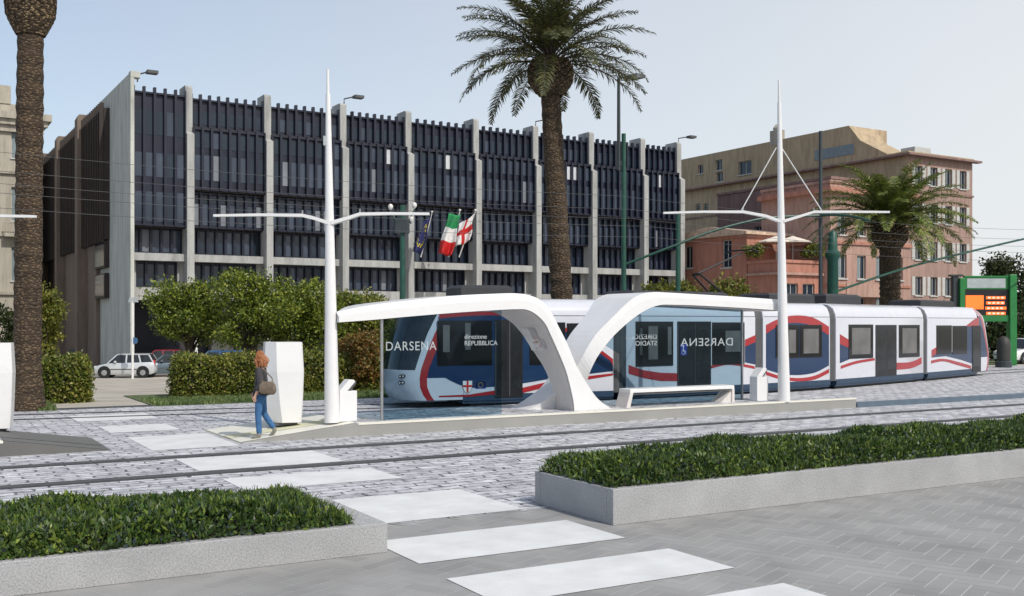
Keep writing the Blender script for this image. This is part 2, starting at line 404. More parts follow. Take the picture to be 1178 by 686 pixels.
# herringbone pavement, tile by tile
wv, Lv = .17, .51; tiles = []
ang = math.radians(25); ca, sa = math.cos(ang), math.sin(ang)
def clipin(cx, cy): return -7.5 < cx < 26 and 2.5 < cy < 11.95
gap = .0045
for a in range(-140, 240):
    for b in range(-32, 33):
        ox, oy = a*wv + b*Lv, a*wv - b*Lv
        for (x0,y0,x1,y1) in ((ox,oy,ox+Lv,oy+wv), (ox,oy+wv,ox+wv,oy+wv+Lv)):
            mx_, my_ = (x0+x1)/2, (y0+y1)/2
            cx, cy = mx_*ca - my_*sa + 8, mx_*sa + my_*ca + 6
            if not clipin(cx, cy): continue
            for (x,y) in ((x0+gap,y0+gap),(x1-gap,y0+gap),(x1-gap,y1-gap),(x0+gap,y1-gap)):
                yy = x*sa + y*ca + 6; tiles.append((x*ca - y*sa + 8, min(yy, 11.6), 0))
pv = sheet('pavement_bed', [(-9,0),(60,0),(60,11.6),(-9,11.6)], -.0012, 'mortar')
tp = np_obj('pavement', tiles, None, 'paver', None, (0,0,0), TH); tag(tp, kind='structure')
sheet('cobbled_plaza', [(-60,11.6),(90,11.6),(90,31),(52,37.5),(36,34.6),(26,31.4),(16,31.4),(-60,31.4)], 0.0, 'cobble')
sheet('asphalt_strip', [(-9,31.4),(6.4,31.4),(6.4,32.0),(-9,32.0)], .004, 'asphalt')
def patch(u0,u1,v0,v1): 
    return [(u0,v0),(u1,v0),(u1,v1),(u0,v1)]
for k, p in enumerate([patch(4.38,7.0,6.1,7.12), patch(4.38,7.02,7.8,8.82), patch(4.42,6.95,9.5,10.72), patch(4.4,6.9,11.62,13.5),
          patch(4.2,6.65,14.9,16.2), patch(4.1,6.6,17.22,18.98), patch(4.0,5.65,20.45,23.1), patch(3.85,5.35,24.2,25.8), patch(3.6,5.5,27.3,29.1)]):
    sheet('zebra_stripe', p, .006, 'paint')
# lawn strips with real blades
def lawn(name, u0,u1,v0,v1, n, label, h=.10):
    P = np.stack([rng.uniform(u0,u1,n), rng.uniform(v0,v1,n), np.zeros(n)],1)
    P[:,1] += .12*np.sin(P[:,0]*3.1)*(P[:,1] < v0+.3)
    d = rng.normal(size=(n,3))*.35; d[:,2] = 1; L = (h*rng.uniform(.5,1.3,n))[:,None]
    e = rng.normal(size=(n,3)); e[:,2] = 0; e /= np.linalg.norm(e,axis=1)[:,None]; wd = .02
    q = np.stack([P-e*wd, P+e*wd, P+d*L+e*.006, P+d*L-e*.006],1).reshape(-1,3)
    o = np_obj(name, q, None, 'lawnm', None, (0,0,0), TH); return tag(o, label, 'grass', None, 'stuff')
sheet('verge', [(6.2,31.3),(22,31.3),(22,36.5),(6.2,36.5)], .008, M['soil'] if False else plain('verge_green', (.10,.13,.05), .95, var=.3))
sheet('verge', [(1.9,31.42),(3.6,31.42),(3.6,34.0),(1.9,34.0)], .009, plain('palm_verge_green', (.10,.12,.05), .95, var=.3))
lawn('grass', 6.3,21,31.4,34.0, 26000, 'strip of short grass in front of the long hedge')
lawn('grass', 1.9,3.6,31.3,33.8, 6000, 'small patch of grass round the foot of the left palm')
sheet('verge', [(26,33.2),(38,36.2),(60,39.5),(60,46),(26,46)], .008, plain('far_verge_green', (.11,.14,.06), .95, var=.3))
lawn('grass', 33,50,37.2,39.4, 9000, 'grass beside the far end of the tram', .14)
# raised kerb right of the platform
mb = MB(); mb.box(23.4,70,20.9,21.25,0,.13)
tag(mb.build('kerb', plain('steel_blue_kerb', (.10,.14,.18), .7), None, (0,0,0), TH), kind='structure')

# rails of the near track
def rail(v, label, u0=-20, u1=70):
    mb = MB(); mb.box(u0,u1,-.18,.18,-.01,.012,0); mb.box(u0,u1,-.115,-.045,.0,.024,1); mb.box(u0,u1,.015,.05,.0,.022,1)
    u = u0
    
    o = mb.build('tram_rail', ['rail','dark'], None, (*W(0,v)[:2],0), TH)
    return tag(o, label, 'rail', 'rails of the near tram track')
rail(19.25, 'grooved steel rail running closest along the front of the shelter platform')
rail(16.95, 'grooved steel rail running closest behind the two planters')

# ---------------------------------------------------------------- platforms
def platform(u_end, u_ramp, ramp_to, name_lbl, back=23.8, top=.27):
    e = empty('tram_platform', W(0,20.9), TH, name_lbl, 'platform')
    wdt = back-20.9
    mb = MB(); poly = [(u_ramp,0.0),(ramp_to,top),(u_end,top),(u_end,0.0)]
    mb.prism_y(poly, .0, wdt); mb.build('base', 'platside' if u_end > 0 else 'platdark', e)
    s = 1 if u_end > u_ramp else -1
    mb = MB(); a, b = sorted((ramp_to, u_end)); mb.box(a,b,.18,wdt-.02,top,top+.004); mb.build('paving', 'cobble', e)
    mb = MB(); mb.box(a,b,-.012,.16,top-.03,top+.008); mb.build('edge_strip', 'cream', e)
    mb = MB(); mb.add([(u_ramp+.05*s,.05,.012),(ramp_to,.16,top+.006),(ramp_to,wdt,top+.006),(u_ramp+.05*s,wdt,.012)], [(0,1,2,3)])
    mb.add([(u_ramp+.05*s,.8,.018),(ramp_to,.8,top+.012),(ramp_to,1.35,top+.012),(u_ramp+.05*s,1.35,.018)], [(0,1,2,3)], 1)
    mb.build('ramp_surface', ['cream' if u_end > 0 else 'platdark', plain('pale_tactile_paving', (.62,.60,.42), .8) if u_end > 0 else 'platdark'], e)
    return e
platform(23.35, 5.75, 8.3, 'long low concrete platform with a pale edge carrying the curved shelter')
platform(-14, 3.35, 1.5, 'platform at the left edge ending in a dark grey ramp', 23.4)

# ---------------------------------------------------------------- planters
def planter(u0,u1,v0,v1,h,label,plabel,ph,n,rim=.0):
    e = empty('stone_planter', W(u0,v0), TH, label, 'planter')
    L, D = u1-u0, v1-v0; t = .14
    mb = MB(); mb.box(0,L,0,t,0,h); mb.box(0,L,D-t,D,0,h); mb.box(0,t,t,D-t,0,h); mb.box(L-(t+rim),L,t,D-t,0,h)
    mb.build('stone_wall', 'granite', e, bevel=.008)
    mb = MB(); mb.box(t,L-t-rim,t,D-t,0,h-.06); mb.build('soil_bed', 'soil', e)
    a0, a1, b0, b1 = t*.3, L-t-rim+.05, t*.5, D-.05
    P = np.stack([rng.uniform(a0,a1,n), rng.uniform(b0,b1,n), np.zeros(n)],1)
    def hh(x,y):
        edge = np.minimum(1, np.minimum(np.minimum(x-a0, a1-x), np.minimum((y-b0)*1.5+.02, (b1-y)*1.5+.08))/.30)
        return h-.05 + ph*np.clip(edge,0,1)**.5*(.80+.13*np.sin(x*1.7+y*2)+.10*np.sin(x*4.3+1.3)*np.sin(y*5.1))
    H = hh(P[:,0],P[:,1]); P[:,2] = H*1.0 - (rng.uniform(0,1,n)**2)*.16
    ed = (P[:,0] < t+.05) | (P[:,0] > L-t-rim-.02) | (P[:,1] < t+.05) | (P[:,1] > D-t-.05); P[ed,2] = np.maximum(P[ed,2], h+.012)
    q = leaf_quads(P, .072, .032, 1.0)
    # upright blades
    m = n//4; B = np.stack([rng.uniform(a0,a1,m), rng.uniform(b0,b1,m), np.zeros(m)],1)
    tuft = np.sin(B[:,0]*2.3+.7)*np.sin(B[:,0]*.9)+rng.normal(size=m)*.35 > .15; B = B[tuft]; m = len(B)
    B[:,2] = np.maximum(hh(B[:,0],B[:,1])-.05, h+.01); d = rng.normal(size=(m,3))*.38; d[:,2] = 1
    Lb = rng.uniform(.05,.15,m)[:,None]; ee = rng.normal(size=(m,3)); ee[:,2]=0; ee/=np.linalg.norm(ee,axis=1)[:,None]
    qb = np.stack([B-ee*.008,B+ee*.008,B+d*Lb+ee*.003,B+d*Lb-ee*.003],1).reshape(-1,3)
    o = np_obj('planting', np.concatenate([q,qb]), None, 'cover', None, W(u0,v0), TH)
    tag(o, plabel, 'plants', None, 'stuff')
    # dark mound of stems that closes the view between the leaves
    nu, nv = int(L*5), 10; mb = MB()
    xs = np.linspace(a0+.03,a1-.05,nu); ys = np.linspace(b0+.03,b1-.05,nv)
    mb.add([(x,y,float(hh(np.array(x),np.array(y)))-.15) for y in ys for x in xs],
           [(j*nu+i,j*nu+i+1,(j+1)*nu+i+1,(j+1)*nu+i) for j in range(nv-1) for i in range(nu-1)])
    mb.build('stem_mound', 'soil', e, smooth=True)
planter(7.25,34,10.16,11.95,.43,'long granite planter on the right with its bare end face showing',
        'dense low evergreen ground cover filling the right planter',.36,150000)
planter(-9,4.36,10.16,11.95,.31,'granite planter at the lower left ending beside the crossing',
        'dense low evergreen ground cover filling the lower left planter',.34,80000, rim=.26)

# ---------------------------------------------------------------- shelter
VF = 21.2
sh = empty('tram_shelter', W(0,VF), TH, 'white double-curved tram shelter shaped like a crossing pair of arches', 'shelter')
Lo = [(390,359),(430,351),(480,345),(530,340),(570,338),(596,337.5),(612,340),(624,345.5),(635,358),(645,378),(654,397),(664,422),(675.6,441.6),(686,457),(698,467),(712,474)]
Li = [(390,371),(430,368),(480,363.5),(530,359.5),(570,357),(592,356),(606,356.5),(617,362),(627,372),(633,384),(639,397),(650,423),(655,440),(658,453),(660,463),(661,474)]
Ld = [.12,1.45,1.95,2.0,2.0,1.95,1.9,1.75,1.55,1.35,1.25,1.0,.9,.87,.85,.85]
Ro = [(900,345),(850,341.5),(800,338.5),(770,336.8),(752,336.2),(738,339),(725,346),(706,364.5),(685,386),(671,409),(660,428),(645,447),(628,460),(614,468.5),(598,475)]
Ri = [(900,357.5),(850,354.2),(800,351.5),(775,350.8),(760,351),(746,355.5),(729,366),(707,385.5),(690,406.6),(680,425),(675,440),(672,452),(671,462),(670,470),(669,475)]
Rd = [1.9,1.95,2.0,2.0,1.9,1.75,1.6,1.3,1.15,1.05,.95,.9,.87,.85,.85]
def resample(pts, k=4):
    out = []
    P = [pts[0]] + pts + [pts[-1]]
    for i in range(1, len(P)-2):
        a,b,c,d = [np.array(x, float) for x in P[i-1:i+3]]
        for j in range(k):
            t = j/k
            out.append(tuple(.5*((2*b)+(-a+c)*t+(2*a-5*b+4*c-d)*t*t+(-a+3*b-3*c+d)*t**3)))
    out.append(tuple(pts[-1])); return out
def ribbon(O, I, D, v0, chamf, name, soffit_part):
    V0 = v0 if isinstance(v0, list) else [v0]*len(O)
    O = resample([on_v(x,y,VF+q) for (x,y),q in zip(O,V0)]); I = resample([on_v(x,y,VF+q) for (x,y),q in zip(I,V0)]); V0 = [d[0] for d in resample([(q,0) for q in V0])]; D = [d[0] for d in resample([(d,0) for d in D])]
    n = len(O); rings = []
    for k in range(n):
        v0 = V0[k]; o = np.array(O[k]); i = np.array(I[k]); mid = o + (i-o)*.42; c = chamf*max(0, 1 - k/(n*.75))
        o2 = o
        rings.append([(o2[0], v0+c, o2[1]), (mid[0], v0+.0, mid[1]), (i[0], v0, i[1]), (i[0], v0+D[k], i[1]), (o[0], v0+D[k], o[1])])
    mb = MB(); mb.loft(rings); ob = mb.build(name, 'white', sh)
    mb2 = MB(); V = []; 
    for k in range(n):
        v0 = V0[k]; i = np.array(I[k]); kk = min(k+1,n-1); kp = max(k-1,0)
        t = np.array(I[kk])-np.array(I[kp]); t /= np.linalg.norm(t)+1e-9; nrm = np.array([t[1],-t[0]])
        if np.dot(nrm, np.array(O[k])-i) > 0: nrm = -nrm
        p = i + nrm*.012
        V += [(p[0], v0+.035, p[1]), (p[0], v0+D[k]-.06, p[1])]
    mb2.add(V, [(2*k,2*k+1,2*k+3,2*k+2) for k in range(n-1)])
    o2 = mb2.build('soffit', 'soffit', sh, smooth=True)
    return ob
ribbon(Lo, Li, Ld, 0.0, .22, 'arch', True)
ribbon(Ro, Ri, Rd, [.012]*8+[.03,.12,.35,.62,.80,.87,.88], .05, 'arch', True)
# glass panels, posts, lettering
def glass(px0, px1, vg, zt):
    u0 = on_v(px0, 400, VF+vg)[0]; u1 = on_v(px1, 400, VF+vg)[0]
    mb = MB(); mb.box(u0+.03, u1, vg, vg+.014, .285, zt); g = mb.build('glass_panel', 'glass', sh)
    mb = MB(); mb.box(u0-.02, u0+.03, vg-.02, vg+.035, .27, zt); mb.build('glass_post', 'steel', sh)
    return u0, u1
u0, u1 = glass(439, 577, .10, 2.72)
vg = .10
def glass_r(px0, px1, vg, zt):
    u0 = on_v(px0, 400, VF+vg)[0]; u1 = on_v(px1, 400, VF+vg)[0]
    # outline under the curve
    pts = [(u0,.285),(u1,.285),(u1,zt),(on_v(762,352,VF)[0],zt+.02),(on_v(745,358,VF)[0],on_v(745,358,VF)[1]),(on_v(729,368,VF)[0],on_v(729,368,VF)[1]),(on_v(717,379,VF)[0],on_v(717,379,VF)[1]),(on_v(704,390,VF)[0],on_v(704,390,VF)[1]),(u0,1.6)]
    mb = MB(); mb.prism_y(pts, vg, vg+.014); mb.build('glass_panel', 'glass', sh)
    mb = MB(); mb.box(u1, u1+.05, vg-.02, vg+.035, .27, zt); mb.build('glass_post', 'steel', sh)
glass_r(713, 853, .78, 2.90)
ul, zl = on_v(443, 403.5, VF+.09); ul2, _ = on_v(501, 403, VF+.09)
t = text_obj('DARSENA', 'station_lettering', .28, 'letter', sh, (ul,.085,zl+.0), spacing=1.12)
t.scale.x = (ul2-ul)/max(.01, t.dimensions.x)
ua, za = on_v(534, 391, VF+.09)
t = text_obj('direzione\nREPUBBLICA', 'direction_lettering', .15, 'letter', sh, (ua,.085,za+.02))
t.scale.x = (on_v(574,400,VF)[0]-ua)/max(.01, t.dimensions.x)
ur, zr = on_v(844, 397.5, VF+.76); ur2, _ = on_v(784, 397, VF+.76)
t = text_obj('DARSENA', 'station_lettering', .30, 'letter', sh, (ur,.765,zr), mirror=True, spacing=1.12)
t.scale.x = (ur-ur2)/max(.01, t.dimensions.x)
ub, zb = on_v(756, 390, VF+.76)
t = text_obj('DIREZIONE\nSTADIO', 'direction_lettering', .17, 'letter', sh, (ub,.765,zb), mirror=True)
t.scale.x = (ub-on_v(720,390,VF+.76)[0])/max(.01, t.dimensions.x)
# emblem on the curved soffit: pale plaque with a broken white square and coloured star
def soff(px, py, frac):
    pass
Ic = resample([on_v(x,y,VF) for x,y in Li]); Dc = [d[0] for d in resample([(d,0) for d in Ld])]
cum = [0.0]
for k in range(1, len(Ic)): cum.append(cum[-1]+math.dist(Ic[k],Ic[k-1]))
def on_soffit(s, v, off):
    for k in range(1, len(Ic)):
        if cum[k] >= s: break
    f = (s-cum[k-1])/max(1e-9, cum[k]-cum[k-1]); a = np.array(Ic[k-1]); b = np.array(Ic[k]); p = a+(b-a)*f
    t_ = (b-a)/np.linalg.norm(b-a); nr = np.array([t_[1],-t_[0]])
    if np.dot(nr, np.array([-1,-1])) < 0: nr = -nr
    p = p + nr*off; return (p[0], v, p[1])
# arc length where the emblem stands (z about 2.1)
sE = next(cum[k] for k in range(len(Ic)) if Ic[k][1] < 2.33 and Ic[k][0] > 12)
mb = MB()
def epatch(s0,s1,v0,v1,mi,off=.02):
    for q in range(3):
        a, b = s0+(s1-s0)*q/3, s0+(s1-s0)*(q+1)/3
        mb.add([on_soffit(a,v0,off), on_soffit(b,v0,off), on_soffit(b,v1,off), on_soffit(a,v1,off)], [(0,1,2,3)], mi)
c0 = .30
epatch(sE, sE+.62, c0+.34, c0+.90, 0)
epatch(sE-.02, sE+.30, c0+.28, c0+.60, 3, .022); epatch(sE+.30, sE+.55, c0+.10, c0+.34, 3, .022)
rr = random.Random(3)
for q in range(26):
    a_ = rr.uniform(0, 2*PI); r_ = rr.uniform(.02,.24); s_ = sE+.36+r_*math.cos(a_); v_ = c0+.46+r_*math.sin(a_)
    epatch(s_, s_+.05, v_, v_+.05, rr.choice([1,2,3,1]), .025)
mb.build('emblem', ['flagwhite', plain('faded_red', (.7,.45,.42), .6), plain('faded_yellow', (.75,.70,.5), .6), plain('emblem_grey', (.50,.48,.49), .6)], sh)
# bench
ubn0 = on_v(725,460,VF+.2)[0]; ubn1 = on_v(845,455,VF+.2)[0]
bn = empty('bench', W(ubn0, VF+.2, .274), TH, 'low white bench inside the right half of the shelter', 'bench')
Lb = ubn1-ubn0
mb = MB(); mb.bbox(0,Lb,0,.48,.37,.46,.012); mb.build('seat', 'white', bn)
mb = MB(); mb.box(.1,Lb-.35,.03,.45,.31,.37); mb.build('seat_beam', 'dark', bn)
mb = MB(); mb.prism_y([(-.12,0),(.0,0),(.1,.37),(0,.37)], 0, .48); mb.build('leg', ['soffit'], bn)
mb = MB(); mb.box(Lb-.08,Lb,0,.48,0,.37); mb.prism_y([(Lb-.45,0),(Lb-.08,0),(Lb-.08,.30)], .04, .46); mb.build('leg', 'soffit', bn)
# ticket machine, faceted monolith
def machine(u, v, z, label, s=1.0):
    e = empty('ticket_machine', W(u,v,z), TH-math.radians(10), label, 'ticket machine')
    h = 1.74*s
    prof = [(0,.72,.62),(.35,.77,.66),(1.1,.82,.68),(h,.76,.60)]
    rings = []
    for z_, wd, dp in prof:
        k = .10*(1-z_/h)
        rings.append([(-wd/2+.0,-dp/2+.22+k,z_+.05),(-wd/2+.20+k*1.1,-dp/2,z_+.05),(wd/2-.03,-dp/2,z_+.05),(wd/2,-dp/2+.03,z_+.05),(wd/2,dp/2,z_+.05),(-wd/2,dp/2,z_+.05)])
    mb = MB(); mb.loft(rings); mb.build('housing', 'white', e)
    mb = MB(); mb.box(-.28,.28,-.22,.22,0,.05); mb.build('plinth', 'dark', e)
    return e
machine(7.12, 22.35, .20, 'tall white faceted ticket machine standing behind the walking woman')
pl_ = UV(-10.38,20.9); machine(pl_[0], pl_[1], .27, 'white ticket machine cut by the left edge of the picture', .97)
def validator(px, py, label, v=21.55):
    u, _ = on_v(px, py, v)
    e = empty('ticket_validator', W(u,v,.275), TH, label, 'ticket validator', 'ticket validators on the platform')
    mb = MB(); mb.loft([[(-.20,-.15,0),(.20,-.15,0),(.20,.15,0),(-.20,.15,0)],[(-.20,-.15,.66),(.20,-.15,.66),(.20,.15,.66),(-.20,.15,.66)]])
    mb.build('body', 'white', e, bevel=.01)
    mb = MB(); mb.prism_y([(-.20,.66),(-.02,.66),(.16,.86),(.12,.90),(.02,.90)], -.15, .15); mb.build('reader_head', 'white', e, bevel=.006)
    mb = MB(); mb.prism_y([(-.01,.665),(.17,.855),(.20,.84),(.10,.70),(.08,.665)], -.12, .12); mb.build('reader_screen', 'dark', e)
    return e
validator(398, 484, 'small white ticket validator beside the left mast')
validator(873, 461, 'small white ticket validator beside the right mast')

# ---------------------------------------------------------------- white masts
def mast(px, base_y, top_y, zb, arms, label, stays=None, r0=.165, r1=.05, group=None, topx=None):
    Y = (CAMZ-zb)*F/(base_y-HY); b = at(px, base_y, Y); b.z = zb
    top = CAMZ + (HY-top_y)/F*Y
    e = empty('tram_mast', b, 0, label, 'mast')
    lean = ((topx or px)-px)/F*Y
    H = top-zb
    mb = MB(); mb.tube([(0,0,0),(lean*.5,0,H*.5),(lean*.93,0,H*.93)], [r0,r0*.62,r1], 18); mb.tube([(lean*.93,0,H*.93),(lean,0,H)], [r1*.7,r1*.55], 10)
    mb.build('shaft', 'white', e, smooth=True)
    for side in arms:
        pts = [(p[0]/F*Y*1.0, p[1]) for p in [((x-px), CAMZ+(HY-y)/F*Y - zb) for x,y in side]]
        mb = MB(); rings = []
        n = len(pts)
        for k,(x,z) in enumerate(pts):
            hh = .085*(1-.45*k/(n-1)); ww = .11*(1-.4*k/(n-1))
            rings.append([(x,-ww,z),(x,0,z+hh*.5),(x,ww,z),(x,0,z-hh*.5)])
        rings = [[(x,-.10*(1-.5*k/(n-1)),z-.06*(1-.5*k/(n-1))),(x,-.10*(1-.5*k/(n-1)),z+.02),(x,.10*(1-.5*k/(n-1)),z+.02),(x,.10*(1-.5*k/(n-1)),z-.06*(1-.5*k/(n-1)))] for k,(x,z) in enumerate(pts)]
        mb.loft(rings); mb.build('arm', 'white', e)
        x, z = pts[len(pts)//2]; mb = MB(); mb.tube([(x,0,z),(x,0,z+.10)], .02, 6); mb.build('arm_fitting', 'steel', e)
    if stays:
        for (x0,y0),(x1,y1) in stays:
            p = [( (x-px)/F*Y, 0, CAMZ+(HY-y)/F*Y-zb) for x,y in ((x0,y0),(x1,y1))]
            mb = MB(); mb.tube(p, .014, 6); mb.build('stay_wire', 'white', e)
    return e, Y, b
m1,_,_ = mast(382, 486, 80, .27, [[(379,256),(360,250),(348,247.5),(300,247),(246,248)],[(381,256),(402,250),(414,246),(450,245.5),(494,246)]], 'tall white tapering mast at the left end of the shelter', topx=377)
mb = MB(); mb.box(-.15,-.08,-.05,.05,5.95,6.15); mb.build('signal_box', 'signgrey', m1, loc=(-.03,0,-.0))
mast(902, 462, 92, .27, [[(897,254),(880,248),(855,243.5),(810,243.5),(763,245)],[(901,254),(918,249),(936,243.5),(980,243.5),(1023,244)]], 'white tapering mast with wire stays at the right end of the shelter',
     stays=[((893,170),(853,242)),((899,170),(945,242))], topx=896)
mast(-92, 505, 40, .0, [[(-92,258),(-75,252),(-60,249),(-10,248),(41,249)]], 'white mast off the left edge whose arm tip crosses the palm trunk')

# ---------------------------------------------------------------- tram
tram = empty('tram', (0,0,0), 0, 'long articulated white tram with blue panels and red wave stripes', 'tram')
J = [(443,467.5),(714,459.2),(874,450.4),(959,445),(1065,436),(1146,428.5)]
JW = []
for px, py in J:
    Y = (CAMZ-.10)*F/(py-HY); JW.append(Vector(((px-CX)/F*Y, Y)))
TWID = 2.5
PROF = [(0,.30),(0,2.55),(.03,2.75),(.12,2.95),(.32,3.09),(.6,3.13)]   # (inset, z)
def tz(k):
    a, b = JW[k], JW[k+1]; d = b-a; L = d.length; return a, d/L, L
def sz(k, px, py):
    a, d, L = tz(k); r = (px-CX)/F
    # (a + s d): X = r Y
    s = (r*a.y - a.x)/(d.x - r*d.y); Y = a.y + s*d.y
    return (s, CAMZ + (HY-py)/F*Y)
def car_ring(s, inset=0, zmin=.30):
    near = [(s, i+inset, z - (inset if z > 2.6 else 0)) for i, z in PROF]; far = [(s, TWID-i-inset, z - (inset if z > 2.6 else 0)) for i, z in reversed(PROF)]
    return near + far
def overlay(parent, k, name, polys, mat, off, thick=.006, label=None):
    for poly in polys:
        mb = MB(); pts = [sz(k, x, y) for x, y in poly]
        mb.prism_y(pts, -off-thick, -off+.0005)
        o = mb.build(name, mat, parent)
    if label: o['label'] = label
    return o
def rect(x0,y0,x1,y1, slope=0): return [(x0,y0),(x1,y0+slope*(x1-x0)),(x1,y1-(x1-x0)*.02),(x0,y1)]
def window(parent, k, x0,y0,x1,y1, interiors=()):
    (s0,z1) = sz(k,x0,y0); (s1,_) = sz(k,x1,y0); z0 = sz(k,x0,y1)[1]
    mb = MB(); mb.box(s0,s1,-.022,.0,z0,z1,0)
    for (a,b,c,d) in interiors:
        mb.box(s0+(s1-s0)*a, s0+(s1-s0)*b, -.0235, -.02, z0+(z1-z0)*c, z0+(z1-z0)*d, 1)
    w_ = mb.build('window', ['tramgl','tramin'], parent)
    return w_
def door(parent, k, x0,y0,x1,y1, leaves=2, sign=False, interiors=True):
    (s0,z1) = sz(k,x0,y0); (s1,_) = sz(k,x1,y0); z0 = sz(k,x0,y1)[1]
    mb = MB(); mb.box(s0,s1,-.020,.0,z0,z1,0); w_ = (s1-s0)/leaves
    for q in range(leaves):
        a = s0+q*w_+.08; b = s0+(q+1)*w_-.06
        mb.box(a,b,-.0235,-.018,z0+.25,z1-.18,1 if interiors else 0)
        mb.box(s0+q*w_+.015,s0+q*w_+.035,-.026,-.018,z0+.05,z1-.05,2)
    d = mb.build('door', ['black', plain('door_glass', (.022,.023,.025), .1, var=.4, vs=1.5), 'dark'], parent)
    if sign:
        mb = MB(); a, b = s0+.12, s0+.40; c = z0+1.02; mb.box(a,b,-.030,-.024,c,c+.36,0)
        mx = (a+b)/2
        mb.lathe([(.035,-.0325),(.035,-.029)], (mx-.02,0,c+.29), 10, 1, 'y')
        mb.box(mx-.035,mx-.005,-.0325,-.029,c+.14,c+.25,1); mb.box(mx-.035,mx+.06,-.0325,-.029,c+.12,c+.15,1); mb.box(mx+.04,mx+.07,-.0325,-.029,c+.05,c+.13,1)
        mb.tube([(mx-.02+.07*math.cos(t_),-.0305,c+.09+.07*math.sin(t_)) for t_ in [PI*.6+PI*1.4*i/10 for i in range(11)]], .008, 5, 1)
        mb.build('wheelchair_sign', ['eu','flagwhite'], d)
    return d
def nose(parent, s0, sgn, name='cab_nose'):
    """rounded cab end: s0 = body end, sgn=-1 nose points to -s"""
    L = 1.15; zs = [.22,.38,.6,.85,1.08,1.14,1.6,2.1,2.55,2.72,2.9,3.03,3.1]
    tip = {.22:-.85,.38:-1.0,.6:-1.12,.85:-1.16,1.08:-1.13,1.14:-1.12,1.6:-1.0,2.1:-.84,2.55:-.62,2.72:-.5,2.9:-.28,3.03:.0,3.1:.45}
    ang_ = [0,18,36,50,58,64,70,75,79.5,84,90]
    ang_ = [-a for a in reversed(ang_)] + ang_[1:]
    rings = []; mats = []
    for z in zs:
        hw = TWID/2*(1 if z < 2.6 else 1-.30*((z-2.6)/.5)**2); ring = []
        for a in ang_:
            ar = math.radians(a); e = .84
            c = abs(math.cos(ar))**e; s_ = math.copysign(abs(math.sin(ar))**e, ar)
            Lz = min(1.38-tip[z], L + .30*max(0, (z-.6)/2.4) + (.35*max(0,(z-1.1)/1.9))); x = 1.45 - (1.45 - (tip[z] + Lz*(1-c)))*.76
            ring.append((s0 + sgn*(-x-0.0) if False else s0 - sgn*(-1)*0 + (x if sgn < 0 else -x), TWID/2 + hw*s_, z))
        # close to the body
        ring = [(s0+(1.45 if sgn < 0 else -1.45), TWID/2-hw, z)] + ring + [(s0+(1.45 if sgn < 0 else -1.45), TWID/2+hw, z)]
        rings.append(ring)
    n = len(rings[0]); full = [None]+ang_+[None]
    parts = {'body':[], 'windscreen':[], 'pillar_stripe':[], 'side':[], 'chin':[]}
    V = [p for r in rings for p in r]
    shell = MB(); ws = MB(); st = MB()
    shell.v = list(V); ws.v = list(V); st.v = list(V)
    for j in range(len(zs)-1):
        for i in range(n-1):
            f = (j*n+i, j*n+i+1, (j+1)*n+i+1, (j+1)*n+i); zc = (zs[j]+zs[j+1])/2
            aa = full[i], full[i+1]
            if aa[0] is None or aa[1] is None:
                shell.f.append(f); shell.m.append(1 if (.9 < zc < 2.75) else 0); continue
            am = abs((aa[0]+aa[1])/2)
            if zc > 1.1 and zc < 2.9 and am < 70: ws.f.append(f); ws.m.append(0)
            elif am > 79 and zc < 3.05: st.f.append(f); st.m.append(0)
            elif zc > 2.95: shell.f.append(f); shell.m.append(0)
            else: shell.f.append(f); shell.m.append(0)
    # roof cap
    j = len(zs)-1; shell.f.append(tuple(j*n+i for i in range(n))); shell.m.append(0)
    o = shell.build(name, ['tramw','tramb'], parent, smooth=True)
    ws.build('windscreen', plain('tinted_windscreen', (.03,.04,.05), .08, var=.3), parent, smooth=True); st.build('red_stripe', 'tramr', parent, smooth=True)
    return o
def carriage(k, trim0, trim1, **kw):
    a, d, L = tz(k)
    ang_ = math.atan2(d.y, d.x)
    s0, s1 = trim0, L-trim1
    mb = MB(); rings = [car_ring(s0,.02), car_ring(s0+.03), car_ring(s1-.03), car_ring(s1,.02)]
    if kw.get('nose') == -1: rings = rings[1:]
    if kw.get('nose') == 1: rings = rings[:-1]
    mb.loft(rings)
    o = mb.build('carriage', 'tramw', tram, (a.x, a.y, 0), ang_, smooth=True)
    mb = MB(); mb.box(s0, s1, .03, TWID-.03, .10, .30); mb.build('skirt', 'tramskirt', o)
    mb = MB(); mb.box(s0, s1, -.005, .02, .18, .36); mb.build('skirt_panel', 'tramskirt', o)
    mb = MB(); mb.box(s0+.3, s1-.3, .25, TWID-.25, .01, .11); mb.build('underframe', 'black', o)
    # roof seam and cantrail line
    mb = MB(); mb.box(s0+.03, s1-.03, -.0025, .004, 2.62, 2.632); mb.build('cantrail_seam', 'dark', o)
    return o, s0, s1
oA,_,_ = carriage(0, 2.28, .24, nose=-1)
nose(oA, .85, -1)
arcA = [(505,362),(540,359),(580,359),(620,366),(655,379),(686,399),(705,413)]
arcA = resample(arcA)
arcA2 = [(x, y+4.5) for x, y in arcA]; arcA2[-1] = (705,421)
lowA = resample([(705,427),(680,430),(645,434),(602,441),(568,445),(540,446),(520,439),(508,432)])
overlay(oA, 0, 'blue_panel', [arcA + lowA], 'tramb', .002)
overlay(oA, 0, 'red_stripe', [arcA + list(reversed(arcA2)), [(505,455.5),(540,454),(568,449.5),(602,446),(640,437),(705,429.5),(705,432),(640,442.5),(602,452),(568,454),(540,456.5),(505,457)]], 'tramr', .005)
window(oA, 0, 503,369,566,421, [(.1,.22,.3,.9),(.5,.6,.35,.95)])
door(oA, 0, 569,368,601,458)
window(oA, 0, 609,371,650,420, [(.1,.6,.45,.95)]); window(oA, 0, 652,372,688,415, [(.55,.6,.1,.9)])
mb = MB(); s_, z_ = sz(0, 503, 446)
